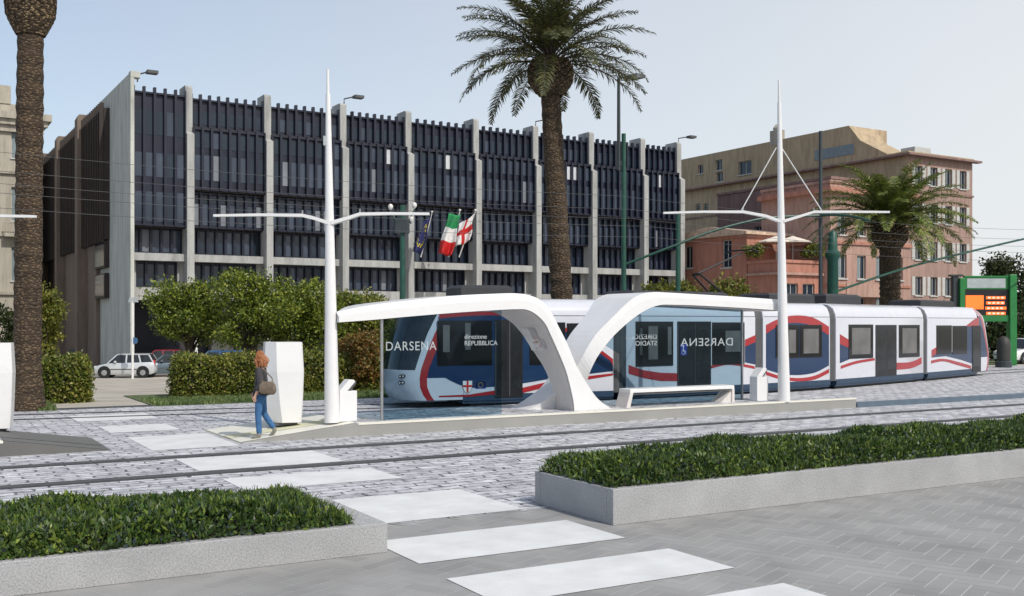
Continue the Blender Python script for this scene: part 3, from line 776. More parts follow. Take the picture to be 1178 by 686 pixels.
sh_p = [(-.14,.17),(.14,.17),(.14,-.02),(.08,-.13),(0,-.19),(-.08,-.13),(-.14,-.02)]
s_ = max(s_, 2.42); mb.prism_y([(s_+x*1.12,z_+z*1.1) for x,z in sh_p], -.006,0,1); mb.prism_y([(s_+x,z_+z) for x,z in sh_p], -.009,0,0)
mb.box(s_-.03,s_+.03,-.012,0,z_-.16,z_+.17,2); mb.box(s_-.14,s_+.14,-.0125,0,z_-.01,z_+.05,2)
mb.build('shield_emblem', ['flagwhite','dark','red'], oA)
mb = MB(); mb.box(s_+.24,s_+.56,-.008,0,z_-.06,z_+.15,0)
for q in range(12):
    mb.lathe([(.009,-.011),(.009,-.006)], (s_+.40+.07*math.cos(q*PI/6),0,z_+.045+.07*math.sin(q*PI/6)), 5, 1, 'y')
mb.build('european_flag_emblem', ['eu','yellow'], oA)
mb = MB()
def nose_pt(a, z, tp):
    ar = math.radians(a); c = abs(math.cos(ar))**.84; s_n = math.copysign(abs(math.sin(ar))**.84, ar)
    return Vector((.85 + 1.45 - (1.45-(tp + 1.2*(1-c)))*.76, TWID/2 + TWID/2*s_n, z))
for (a_, z_) in ((-44,.90),(-50,.91),(-43,.72),(-49,.73)):
    mb = MB(); p_ = nose_pt(a_, z_, -1.15); q_ = nose_pt(a_-4, z_, -1.15); t_ = (q_-p_).normalized(); n_ = Vector((-abs(t_.y), -abs(t_.x), 0)).normalized()
    mb.tube([p_-n_*.03, p_+n_*.03], .055, 12); mb.tube([p_+n_*.028, p_+n_*.034], .03, 10, 1); mb.build('headlight', ['black','lamp'], oA)
oB,_,_ = carriage(1, .24, .2)
overlay(oB, 1, 'red_stripe', [[(723,420),(740,426),(760,429),(779,429.5),(779,438.5),(760,438.5),(740,435),(723,430)], resample([(818,421),(835,417.3),(850,418),(868,421.5)])+resample([(868,424.5),(850,421),(835,420),(818,424)]),[(857,391),(869,385.5),(869,393.5),(857,399)]], 'tramr', .005)
overlay(oB, 1, 'blue_panel', [[(857,399),(869,393.5),(869,419.5),(857,417)]], 'tramb', .003)
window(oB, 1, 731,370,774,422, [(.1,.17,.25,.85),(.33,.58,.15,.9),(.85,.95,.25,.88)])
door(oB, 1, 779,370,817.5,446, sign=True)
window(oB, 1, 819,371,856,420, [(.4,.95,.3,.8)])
oC,_,_ = carriage(2, .2, .2)
tC = resample([(881,374),(897,366.5),(915,363),(935,365.5),(953.5,376)]); tC2 = resample([(953.5,386),(935,375),(915,371.5),(897,374.5),(881,384)])
bC = resample([(881,425),(900,430.5),(920,431.5),(938,428.5),(953.5,420.5)])
overlay(oC, 2, 'red_stripe', [tC+tC2, resample([(881,427.5),(900,433.3),(920,435),(938,432),(953.5,424.5)])+resample([(953.5,429),(938,436.5),(920,438.8),(900,437),(881,431.5)])], 'tramr', .005)
overlay(oC, 2, 'blue_panel', [list(reversed(tC2))+list(reversed(bC))], 'tramb', .003)
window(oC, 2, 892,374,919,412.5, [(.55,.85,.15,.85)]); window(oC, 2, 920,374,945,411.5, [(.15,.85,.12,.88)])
oD,_,_ = carriage(3, .2, .2)
overlay(oD, 3, 'red_stripe', [[(966,384.5),(977,391.5),(977,400.5),(966,396)], resample([(967,421),(985,415.3),(1006,412)])+resample([(1006,414.8),(985,418.5),(967,424.5)]),resample([(1031,417.5),(1048,416.5),(1060,411)])+resample([(1060,418.5),(1048,423.8),(1031,425.5)])], 'tramr', .005)
overlay(oD, 3, 'blue_panel', [[(966,396),(977,400.5),(977,413.5),(966,418)]], 'tramb', .003)
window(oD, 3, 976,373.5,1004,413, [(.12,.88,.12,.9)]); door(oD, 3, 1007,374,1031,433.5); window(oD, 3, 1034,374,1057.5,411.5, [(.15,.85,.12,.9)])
oE, e0, e1 = carriage(4, .2, 2.3, nose=1)
aE, dE, LE = tz(4)
nose(oE, LE-.75, 1)
overlay(oE, 4, 'red_stripe', [[(1071.5,403),(1077,399.5),(1077,407),(1071.5,411)], resample([(1071,415),(1085,412.8),(1105,417.3),(1117,421)])+resample([(1117,424.5),(1100,419.8),(1085,415.8),(1071,418.3)]),[(1110,376),(1120,368),(1126,365),(1126,374.5)]], 'tramr', .005)
overlay(oE, 4, 'blue_panel', [[(1077,406),(1112,405),(1112,375),(1126,374),(1126,421),(1105,414),(1088,409.8),(1071.5,411.5)]], 'tramb', .003)
window(oE, 4, 1077,374.5,1094.5,408, []); window(oE, 4, 1095.5,375,1112,408, [])
door(oE, 4, 1118,375,1128,428, 1, False)
# front door panel lines
for k in range(1,5):   # gaiters
    a = JW[k]; d0 = tz(k-1)[1]; d1 = tz(k)[1]; n0 = Vector((-d0.y,d0.x)); n1 = Vector((-d1.y,d1.x))
    mb = MB(); rings = []
    for q in range(7):
        f = q/6; dd = (d0*(1-f)+d1*f).normalized(); nn = Vector((-dd.y, dd.x)); w_ = .27
        c = a + d0*(-w_*(1-f)) + d1*(w_*f) if True else a
        ins = .035 + (.035 if q % 2 else 0)
        rings.append([(*(c+nn*(y))[:2], z) for (_,y,z) in car_ring(0, ins)])
    mb.loft(rings); mb.build('gaiter', 'dark', tram, smooth=False)
# roof equipment (px range, carriage)
for k, x0, x1, h in ((0,538,598,.42),(1,742,852,.34),(2,900,952,.36),(3,966,1006,.40),(4,1074,1112,.30),(1,860,868,.2)):
    s0 = sz(k,x0,345)[0]; s1 = sz(k,x1,345)[0]; par = [oA,oB,oC,oD,oE][k]
    mb = MB(); mb.loft([[(s0,.55,3.10),(s1,.55,3.10),(s1,TWID-.55,3.10),(s0,TWID-.55,3.10)],[(s0,.55,3.10+h*.8),(s1,.55,3.10+h*.8),(s1,TWID-.55,3.10+h*.8),(s0,TWID-.55,3.10+h*.8)],[(s0+.1,.68,3.10+h),(s1-.1,.68,3.10+h),(s1-.1,TWID-.68,3.10+h),(s0+.1,TWID-.68,3.10+h)]])
    mb.build('roof_box', 'roofeq', par)
# pantograph
s0 = sz(1,872,340)[0]-.35; kn = (s0-1.3, 1.25, 4.05)
mb = MB()
for dy in (-.35,.35):
    mb.tube([(s0,1.25+dy,3.2),(kn[0],1.25+dy*.5,kn[2])], .035, 6)
mb.tube([(kn[0],1.1,kn[2]),(kn[0],1.4,kn[2])], .05, 6); mb.tube([(kn[0],1.25,kn[2]),(s0+.9,1.25,4.85)], .03, 6)
mb.tube([(s0+.9,.45,4.85),(s0+.9,.75,4.95),(s0+.9,1.75,4.95),(s0+.9,2.05,4.85)], .03, 6); mb.box(s0-.5,s0+.3,.8,1.7,3.12,3.24)
mb.build('pantograph', 'black', oB)
# rails under the tram: two rails following the carriages and running on
def far_rail(off, label):
    pts = []; ext0 = JW[0] - tz(0)[1]*30; ext1 = JW[-1] + Vector((math.cos(math.radians(38)), math.sin(math.radians(38))))*60
    P = [ext0]+JW+[ext1]; out = []
    for i, p in enumerate(P):
        d = (P[min(i+1,len(P)-1)]-P[max(i-1,0)]).normalized(); n = Vector((-d.y,d.x)); out.append(p+n*off)
    mb = MB(); rings = []
    for i, p in enumerate(out):
        d = (out[min(i+1,len(out)-1)]-out[max(i-1,0)]).normalized(); n = Vector((-d.y,d.x))
        rings.append([(*(p-n*.09)[:2],.0),(*(p-n*.09)[:2],.016),(*(p+n*.09)[:2],.016),(*(p+n*.09)[:2],.0)])
    mb.loft(rings); o = mb.build('tram_rail', 'rail'); tag(o, label, 'rail', 'rails under the tram')
far_rail(.50, 'steel rail under the near side of the tram, running on to the right'); far_rail(1.95, 'steel rail under the far side of the tram, running on to the right')

# ---------------------------------------------------------------- foliage
def trunk_mesh(parent, pts, rs, mat='bark', limbs=(), name='trunk'):
    mb = MB(); mb.tube(pts, rs, 10)
    for (p, q, r) in limbs: mb.tube([p, ((p[0]+q[0])/2,(p[1]+q[1])/2,(p[2]+q[2])/2+.1), q], [r, r*.7, r*.35], 6)
    return mb.build(name, mat, parent, smooth=True)
def tree(base, h, rx, ry, z0, n, leaf, label, cat='tree', group=None, lobes=14, size=.13, name='broadleaf_tree', seed=1, trunk_r=.13):
    r_ = np.random.default_rng(seed); e = empty(name, base, 0, label, cat, group)
    zc = (h+z0)/2; rz = (h-z0)/2
    cs = []
    for i in range(lobes):
        a = r_.uniform(0,2*PI); rr_ = r_.uniform(.15,.86); zz = r_.uniform(-.8,.8)
        cs.append((rx*rr_*math.cos(a)*math.sqrt(1-zz*zz*.6), ry*rr_*math.sin(a)*math.sqrt(1-zz*zz*.6), zc+rz*zz*.8, r_.uniform(.30,.48)*min(rx,ry,rz*1.2)))
    P = []
    per = n//lobes
    for (x,y,z,r) in cs:
        # twigs: small leaf clusters on and inside each lobe
        nc = max(10, per//16); d = r_.normal(size=(nc,3)); d /= np.linalg.norm(d,axis=1)[:,None]
        c = np.array([x,y,z]) + d*(r*r_.uniform(.45,1.12,nc)**.6)[:,None]*np.array([1.1,1.1,.9])
        pp = np.repeat(c, 16, 0) + r_.normal(size=(nc*16,3))*size*.75; P.append(pp)
    P = np.concatenate(P); P = P[P[:,2] > z0*.8]
    q = leaf_quads(P, size, size*.55, .1)
    np_obj('crown', q, None, leaf, e)
    limbs = [((0,0,z0*.75), (c[0]*.8,c[1]*.8,c[2]), trunk_r*.45) for c in cs[:9]]
    trunk_mesh(e, [(0,0,-.1),(.03,.02,z0*.5),(0,0,z0),(0.02,0,zc)], [trunk_r*1.25,trunk_r,trunk_r*.85,trunk_r*.4], 'bark', limbs)
    return e
def pxbase(px, Y):
    X = (px-CX)/F*Y; u, v = UV(X, Y); return Vector((X, Y, gz(u,v)))
def zof(py, Y): return CAMZ + (HY-py)/F*Y
for i, (px, Y, ty, rpx, rdep, by, lbl) in enumerate([
    (218,39.5,316,46,1.7,400,'leftmost round orange tree, its trunk showing above the long hedge'),
    (284,38.5,306,60,2.0,402,'tallest dense orange tree above the middle of the long hedge'),
    (350,40.5,322,54,1.9,404,'dark leafy tree half behind the left mast'),
    (412,42,334,44,1.6,402,'low bushy tree seen over the left tip of the shelter roof')]):
    b = pxbase(px, Y); h = zof(ty,Y)-b.z; r = rpx/F*Y; z0 = zof(by,Y)-b.z
    tree(b, h, r, rdep, z0, 15000, 'leafo' if i != 3 else 'leafh', lbl, seed=10+i, size=.125, group='street trees behind the hedge', lobes=18)
b = pxbase(50,60); tree(b, zof(318,60)-b.z, 1.3, 1.3, .9, 7000, 'leafy', 'slim yellow-green tree seen between the left palm and the office block', seed=31, size=.2)
b = pxbase(8,58); tree(b, zof(345,58)-b.z, 1.6, 1.3, 1.0, 5000, 'leafd', 'small dark tree at the left edge behind the palm', seed=32, size=.2)
for i,(px,rp,ty) in enumerate(((770,48,318),(835,42,320))):
    b = pxbase(px, 56); tree(b, zof(ty,56)-b.z, rp/F*56, 1.6, 1.6, 9000, 'leafy', ['yellow-green tree rising behind the tram roof, left one','yellow-green tree rising behind the tram pantograph'][i], seed=41+i, size=.2, lobes=16)
for i,(px,Y,rp,ty,z0) in enumerate(((1168,82,46,286,1.2),(1090,88,50,352,.5),(1150,70,42,352,.3),(1215,86,40,296,1.0))):
    b = pxbase(px, Y); tree(b, zof(ty,Y)-b.z, rp/F*Y, 2.5, z0, 9000, 'leafd', ['tall dark tree at the right edge beyond the display sign','low dark tree behind the far end of the tram','dark bush below the green display sign','dark tree beyond the right edge of the frame'][i], seed=51+i, size=.3, lobes=16, trunk_r=.2)
def hedge(u0,u1,v0,v1,z0,z1,n,mat,label,name='hedge', rnd=.25, size=.10):
    e = empty(name, W((u0+u1)/2,(v0+v1)/2,z0), TH, label, 'hedge')
    L, D, H = u1-u0, v1-v0, z1-z0
    d = rng.uniform(-1,1,size=(n,3)); face = rng.integers(0,5,n)
    m = 3.2; 
    P = np.zeros((n,3)); a = rng.uniform(-1,1,n); b = rng.uniform(-1,1,n)
    fr = rng.random(n)
    wf = L*H; wt = L*D; we = D*H; tot = 2*wf+wt+2*we; c1, c2, c3, c4 = wf/tot, 2*wf/tot, (2*wf+wt)/tot, (2*wf+wt+we)/tot
    for i,(lo,hi,f) in enumerate(((0,c1,'f'),(c1,c2,'b'),(c2,c3,'t'),(c3,c4,'l'),(c4,1.01,'r'))):
        k = (fr >= lo) & (fr < hi)
        if f == 'f': P[k] = np.stack([a[k], -np.ones(k.sum()), b[k]],1)
        if f == 'b': P[k] = np.stack([a[k], np.ones(k.sum()), b[k]],1)
        if f == 't': P[k] = np.stack([a[k], b[k], np.ones(k.sum())],1)
        if f == 'l': P[k] = np.stack([-np.ones(k.sum()), a[k], b[k]],1)
        if f == 'r': P[k] = np.stack([np.ones(k.sum()), a[k], b[k]],1)
    S = P*np.array([L/2,D/2,H/2]); S[:,2] += H/2
    # round the edges and roughen
    core = np.stack([np.clip(S[:,0],-L/2+rnd,L/2-rnd), np.clip(S[:,1],-D/2+rnd,D/2-rnd), np.clip(S[:,2],0,H-rnd)],1)
    dv = S-core; ln = np.linalg.norm(dv,axis=1)[:,None]+1e-6; S = core + dv/ln*np.minimum(ln, rnd)
    S *= (1+.05*np.sin(S[:,0]*3+S[:,2]*4)[:,None]*np.array([.0,1,1])); S += rng.normal(size=(n,3))*.07
    np_obj('foliage', leaf_quads(S, size, size*.6, .2), None, mat, e)
    mb = MB(); mb.bbox(-L/2+.1,L/2-.1,-D/2+.1,D/2-.1,0,H-.10,.15); mb.build('stems', 'soil', e)
    return e
hedge(7.45,14.4,33.9,35.1,0,1.26,30000,'leafh','long clipped hedge behind the woman and the ticket machine')
hedge(3.35,4.85,34.0,35.0,0,1.35,9000,'leafh','short clipped hedge right of the left palm trunk', rnd=.45)
# rusty shrub clump behind the left validator
b = pxbase(415,36.5); tree(b, zof(378,36.5), .95, .9, .15, 7000, 'leafr', 'rust-coloured shrub behind the left ticket validator', 'shrub', name='shrub', seed=77, size=.13, lobes=10, trunk_r=.05)
b = pxbase(438,38); tree(b, zof(385,38), .8, .7, .15, 5000, 'leafo', 'green shrub seen through the left end of the shelter glass', 'shrub', name='shrub', seed=78, size=.13, lobes=9, trunk_r=.05)

# palms
def frond(root, az, el0, L, droop, nleaf, ll, width=.03):
    """arching rachis with leaflets; returns (tube points, quads)"""
    pts = []; p = Vector(root); el = el0; seg = 16; d = L/seg
    for k in range(seg+1):
        pts.append(p.copy()); p = p + Vector((math.cos(az)*math.cos(el), math.sin(az)*math.cos(el), math.sin(el)))*d
        el -= droop/seg*(1+.9*k/seg)
    q = []
    for k in range(nleaf):
        f = .14 + .86*k/nleaf; i = min(int(f*seg), seg-1); a = pts[i].lerp(pts[i+1], f*seg-i); t = (pts[i+1]-pts[i]).normalized()
        s_ = t.cross(Vector((0,0,1))).normalized(); up = s_.cross(t)
        l = ll*math.sin(PI*min(1,.22+.75*f))**.7*random.uniform(.85,1.15)
        for sd in (-1,1):
            dr = (t*random.uniform(.45,.75) + s_*sd*random.uniform(.6,.9) + up*random.uniform(-.25,.38)).normalized()
            wv_ = dr.cross(up).normalized()*width*.5
            m_ = a + dr*l*.55; e_ = a + dr*l + Vector((0,0,-.16*l))
            q += [a-wv_*.5, a+wv_*.5, m_+wv_, m_-wv_, m_-wv_, m_+wv_, e_+wv_*.15, e_-wv_*.15]
    return pts, q
def palm(px, base_z_pt, Y, top_py, r0, r1, neck_h, neck_r, nf, L, leaf, label, seed, els=(-.35,1.35), lean=0, droop=1.5, nleaf=62, ll=.5, base_flare=1.3, wid=.035):
    random.seed(seed); b = base_z_pt; top = CAMZ+(HY-top_py)/F*Y - b.z   # where the neck begins
    e = empty('palm_tree', b, 0, label, 'palm tree')
    mb = MB(); N = 46; pts = []; rs = []
    for k in range(N+1):
        f = k/N; pts.append((lean*f, 0, top*f)); rr_ = r0+(r1-r0)*f
        if f < .12: rr_ *= 1+(base_flare-1)*(1-f/.12)**1.5
        rs.append(rr_*(1+.035*(1 if k % 2 else -1)+.02*random.uniform(-1,1)))
    mb.tube(pts, rs, 18); mb.build('trunk', 'trunk', e, smooth=False)
    # neck of cut leaf bases
    mb = MB(); prof = [(.0,r1*1.0),(.12,neck_r*.72),(.3,neck_r*.94),(.55,neck_r),(.8,neck_r*.93),(1,neck_r*.7)]
    mb.tube([(lean,0,top+neck_h*a) for a,_ in prof], [x for _,x in prof], 18)
    for row in range(11):
        f = row/10; zz = top+neck_h*(.05+.85*f); rad = np.interp(f*.9+.05, [p[0] for p in prof], [p[1] for p in prof])
        nn = 15
        for i in range(nn):
            a = 2*PI*(i+.5*(row%2))/nn; ca_, sa_ = math.cos(a), math.sin(a); w_ = neck_r*.17
            c = Vector((lean+ca_*rad*.97, sa_*rad*.97, zz)); o_ = Vector((ca_,sa_,.55))*neck_r*.16; t_ = Vector((-sa_,ca_,0))*w_; dn = Vector((0,0,-neck_h*.07))
            mb.add([c-t_+dn, c+t_+dn, c+t_*.7-dn*1.2, c-t_*.7-dn*1.2, c+o_-t_*.55, c+o_+t_*.55, c+o_+t_*.4-dn, c+o_-t_*.4-dn],
                   [(0,1,5,4),(1,2,6,5),(2,3,7,6),(3,0,4,7),(4,5,6,7)])
    mb.build('neck', 'neck', e)
    ct = top+neck_h*.9; rach = MB(); Q = []
    for i in range(nf):
        f = i/nf; az = i*2.39996+random.uniform(-.2,.2); el = els[0]+(els[1]-els[0])*f+random.uniform(-.08,.08)
        pts_, q = frond((lean+math.cos(az)*neck_r*.45*(1-f), math.sin(az)*neck_r*.45*(1-f), ct+.35*f*neck_h), az, el, L*random.uniform(.82,1.08)*(1 if f < .85 else .85), droop*random.uniform(.75,1.2)*(1.0-.35*f), nleaf, ll, wid)
        rach.tube(pts_, [.035*(1-.8*k/len(pts_)) for k in range(len(pts_))], 5); Q += q
    # one crown mesh: leaflets and their ribs
    o = np_obj('crown', [tuple(v) for v in Q], None, leaf, e)
    rach.build('frond_ribs', 'bark', e)
    return e
bL = at(31, 472, 28.9); bL.z = 0
palm(31, bL, 28.9, 40, .37, .34, 1.55, .60, 46, 3.4, 'palmleaf', 'tall palm trunk at the left edge, its leafy head above the frame', 5, els=(.75,1.4), lean=.10, droop=.9, base_flare=1.35)
b = pxbase(652, 40.0); b.z = 0
palm(650, b, 40, 110, .45, .37, 1.35, .80, 58, 3.95, 'palmleaf', 'tall palm with a full feathery crown rising behind the shelter', 12, els=(-.02,1.4), lean=-.62, droop=1.0, nleaf=74, ll=.56, wid=.045)
b = pxbase(1024, 53); b.z = 0
palm(1024, b, 53, 286, .50, .52, 1.1, .80, 70, 4.3, 'palmleafg', 'shorter green palm behind the right end of the tram', 21, els=(.22,1.35), droop=1.08, nleaf=84, ll=.58, wid=.05)

# ---------------------------------------------------------------- office block
BA = math.radians(31.2); B0 = Vector((-25.72,70,-1.0))
ob = empty('office_building', B0, BA, 'long dark glass office block with pale concrete piers and vertical fins', 'building')
piers = [0,3.9,9.4,15.1,20.4,26.3,31.9,37.5,43.0,47.1]; BD = 36.0; PW = .48
rB = random.Random(11)
def pier_poly(top): return [(.9,0),(-1.25,0),(-1.25,16.2),(-.75,16.45),(-.75,top-.15),(-.6,top),(.9,top)]
for i, u in enumerate(piers[1:]):
    mb = MB(); mb.prism_x(pier_poly(19.6), u-PW/2, u+PW/2)
    mb.build('pier', 'conc', ob)
mb = MB(); mb.box(-.02,.22,-1.3,9.6,0,19.9); mb.box(-.02,.6,-1.32,-.7,19.6,20.0)
o = mb.build('corner_pier', 'concgreen', ob); o['label'] = 'broad pale concrete slab at the building corner'
def fin_zone(x0,x1,off,z0,z1,rows,lead=.16,cap=.0, mats=('navy',)):
    """one storey band of one bay: window wall with panes plus fins in front"""
    n = max(3, round((x1-x0)/.64)); w_ = (x1-x0)/n
    mb = MB(); mb.box(x0,x1,-off+.22,-off+.9 if off > 0 else .5,z0,z1,0)
    for q in range(n):
        a = x0+q*w_+.04; b = a+w_-.08
        for (za,zb,kind) in rows:
            r = rB.random(); mi = 1 if r < .5 else 2 if r < .97 else 3
            if kind == 'd': mi = 1 if r < .85 else 2
            if kind == 'l': mi = 2 if r < .6 else 1 if r < .93 else 3
            if kind == 'w' : mi = 4 if r < .10 else (1 if r < .6 else 2)
            mb.box(a,b,-off+.20-.004*mi,-off+.23,za,zb,mi)
    wd = mb.build('window', ['navy','glassd','glassm','blind','blindw'], ob)
    mb = MB()
    for q in range(n+1):
        x = x0+q*w_; mb.box(max(x0,x-.085),min(x1,x+.085),-off-.06,-off+.25,z0-.0,z1+cap)
    mb.box(x0,x1,-off+.02,-off+.2,z1-.14,z1-.02); mb.box(x0,x1,-off+.02,-off+.2,z0,z0+.12)
    mb.build('fin_screen', 'navy' if lead else 'brownp', ob)
    return wd
for i in range(len(piers)-1):
    x0 = piers[i]+(PW/2 if i else .24); x1 = piers[i+1]-PW/2
    if i == 0:
        fin_zone(x0,x1,.95,9.9,18.85,[(16.0,17.6,'n'),(13.2,14.8,'n'),(10.2,12.2,'n')],cap=.3)
    else:
        fin_zone(x0,x1,.45,16.8,18.85,[(17.1,18.0,'d')],cap=.28)
        fin_zone(x0,x1,1.0,12.5,16.75,[(13.2,14.9,'l'),(15.4,16.5,'w' if i in (3,4,5,6,8) else 'd')],cap=.05)
        fin_zone(x0,x1,.55,9.95,12.4,[(10.15,11.6,'l'),(11.7,12.2,'d')])
    fin_zone(x0,x1,-.15,8.12,9.9,[(8.2,9.75,'n')])
    mb = MB(); mb.box(x0,x1,-.75,.6,7.6,8.1); mb.build('floor_band', 'conc', ob)
    fin_zone(x0+.35,x1-.35,-.15,5.82,7.58,[(5.9,7.4,'n')])
    mb = MB(); mb.box(x0,x1,-.6,.62,4.95,5.8); mb.build('floor_band', 'conc', ob)
    for xa in (x0, x1-.35): mb = MB(); mb.box(xa,xa+.35,.0,.5,5.8,7.6); mb.build('side_pier', 'conc', ob)
    # dark side returns that close the projecting volumes
    for bx in ([(x0,x1,-.7,.3,9.82,9.9)] if i == 0 else [(x0,x1,-.85,.3,12.42,12.5),(x0,x1,-.4,.3,9.9,9.95),(x0,x1,-.75,-.2,16.75,16.8)]):
        mb = MB(); mb.box(*bx); mb.build('window_head', 'brownp', ob)
# core, roof, ground floor
mb = MB(); mb.box(.9,47.3,.62,BD,4.95,18.7); mb.build('light_block_core', 'brownp', ob)  # dark box added inside the building to block light
mb = MB(); mb.box(1.2,47.2,4.2,BD-.5,0,4.95); mb.build('ground_floor_wall', 'navy', ob)
mb = MB(); mb.box(.9,47.4,.3,BD,18.7,18.95); mb.build('roof', 'conc', ob)
for (x,y) in ((6.5,3.2),(12,3.0),(17.8,3.2),(23.2,3.2),(29,3.2)):
    mb = MB(); mb.box(x,x+1.6,y,y+.9,0,4.95); mb.build('ground_floor_wall', 'conc', ob)
for bx in ((4.2,9.0,4.05,4.2,1.8,4.0),(12.5,16.5,4.05,4.2,.2,3.6),(21,25,4.05,4.2,.2,3.6)):
    mb = MB(); mb.box(*bx); mb.build('shopfront_glass', 'glassm', ob)
# side facade (x = 0 plane, facing left)
sp = [(13.7,1.25),(24.7,1.1),(35.4,1.1)]
for (y,wd) in sp:
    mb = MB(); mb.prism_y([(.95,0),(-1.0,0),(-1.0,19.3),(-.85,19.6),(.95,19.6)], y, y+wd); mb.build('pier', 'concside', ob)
for (ya,yb) in ((5.9,13.68),(14.97,24.68),(25.82,35.38)):
    n = int((yb-ya)/.7); mb = MB(); mb.box(-.45,.9,ya,yb,9.4,18.8)
    for q in range(n+1):
        y = ya+(yb-ya)*q/n; mb.box(-.72,-.4,max(ya,y-.06),min(yb,y+.06),9.2,19.15)
    mb.build('fin_screen', 'brownp', ob)
for (ya,yb) in ((9.6,13.68),(19.6,24.68),(31.2,35.38)):
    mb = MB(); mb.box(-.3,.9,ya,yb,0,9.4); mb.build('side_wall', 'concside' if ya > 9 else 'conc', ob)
for (za,zb) in ((5.2,7.0),(7.4,9.3)):
    mb = MB(); mb.box(-.35,-.03,6.0,9.9,za,zb,0); mb.box(-.37,-.345,6.2,9.7,za+.15,zb-.1,1); mb.build('window', ['brownp','glassd'], ob)
for (ya,yb) in ((14.97,19.6),(25.82,31.2)):
    mb = MB(); mb.box(-.1,.9,ya,yb,0,9.4,0); mb.box(-.12,-.09,ya+.3,yb-.2,.4,9.0,1); mb.build('window', ['brownp','glassd'], ob)
# rooftop floodlights
for u in (15.1, 31.9, 47.1, 0.4):
    mb = MB(); x = u+.2; mb.tube([(x,-.4,19.5),(x,-.4,20.0),(x+.6,-1.2,20.1)], .05, 6); mb.box(x+.4,x+1.1,-1.6,-1.0,19.95,20.15); mb.build('floodlight', 'dark', ob)

# flags
def flag(px, py, px2, py2, cols, label, Y):
    a = at(px,py,Y); b = at(px2,py2,Y-1.0)
    e = empty('flag', a, 0, label, 'flag', 'three flags hanging from the office facade')
    mb = MB(); d = b-a; mb.tube([(0,0,0), tuple(d)], [.05,.035], 8); mb.lathe([(.0,0),(.09,.03),(.09,.12),(.0,.16)], tuple(d), 8); mb.build('flagpole', 'flagwhite', e, smooth=True)
    return e, a, b
def cloth(e, a, quad_px, Y, cols, cross=False, stars=False):
    # cloth hangs along its pole; folds give it depth
    P = [at(x,y,Y-1.0)-a for x,y in quad_px]; nu, nv = 12, 18; mb = MB(); V = []
    for j in range(nv+1):
        for i in range(nu+1):
            f, g = i/nu, j/nv; p = P[0].lerp(P[1],f).lerp(P[3].lerp(P[2],f), g)
            p = p + Vector((0,.22*math.sin(f*9+g*2.5)*(.3+g),0)) + Vector((.06*math.sin(g*7+f*3),0,.05*math.sin(f*8)))
            V.append(tuple(p))
    n = nu+1
    for j in range(nv):
        for i in range(nu):
            g = (j+.5)/nv; f = (i+.5)/nu; mi = min(len(cols)-1, int(g*len(cols)))
            if cross: mi = 1 if (abs(g-.5) < .09 or abs(f-.5) < .12) else 0
            if stars: mi = 1 if (abs(math.hypot((f-.5),(g-.5))-.3) < .06 and (i+j) % 2 == 0) else 0
            mb.f.append((j*n+i, j*n+i+1, (j+1)*n+i+1, (j+1)*n+i)); mb.m.append(mi)
    mb.v = V; o = mb.build('cloth', cols, e, smooth=True)
    md = o.modifiers.new('thick', 'SOLIDIFY'); md.thickness = .012
YF = 79
e, a, b = flag(484,296,497,245,None,'dark blue flag with a ring of stars, leftmost of the three flags', YF); cloth(e, a, [(487,256),(497,246),(486,292),(474,290)], YF, ['flagblue','yellow'], stars=True)
e, a, b = flag(516,296,529,243,None,'green, white and red striped flag between the blue and white flags', YF); cloth(e, a, [(516,246),(530,248),(520,295),(503,292)], YF, ['itgreen','flagwhite','red'])
e, a, b = flag(528,296,547,243,None,'white flag with a red cross, rightmost of the three flags', YF); cloth(e, a, [(528,258),(545,247),(541,277),(521,285)], YF, ['flagwhite','red'], cross=True)

# ---------------------------------------------------------------- other buildings
def facade(mb, L, z0, z1, ops, depth=.25, wall=0, thick=.4, ytop=None):
    """wall in the x-z plane at y=0 (outside is -y) with real openings cut out"""
    xs = sorted({0, L, *[round(o[0],3) for o in ops], *[round(o[1],3) for o in ops]}); zs = sorted({z0, z1, *[round(o[2],3) for o in ops], *[round(o[3],3) for o in ops]})
    for i in range(len(xs)-1):
        for j in range(len(zs)-1):
            cx, cz = (xs[i]+xs[i+1])/2, (zs[j]+zs[j+1])/2
            if any(o[0] < cx < o[1] and o[2] < cz < o[3] for o in ops): continue
            mb.add([(xs[i],0,zs[j]),(xs[i+1],0,zs[j]),(xs[i+1],0,zs[j+1]),(xs[i],0,zs[j+1])], [(0,1,2,3)], wall)
    for (a,b,c,d) in [o[:4] for o in ops]:
        mb.add([(a,0,c),(b,0,c),(b,depth,c),(a,depth,c)], [(0,1,2,3)], wall); mb.add([(a,0,d),(b,0,d),(b,depth,d),(a,depth,d)], [(0,1,2,3)], wall)
        mb.add([(a,0,c),(a,depth,c),(a,depth,d),(a,0,d)], [(0,1,2,3)], wall); mb.add([(b,0,c),(b,depth,c),(b,depth,d),(b,0,d)], [(0,1,2,3)], wall)
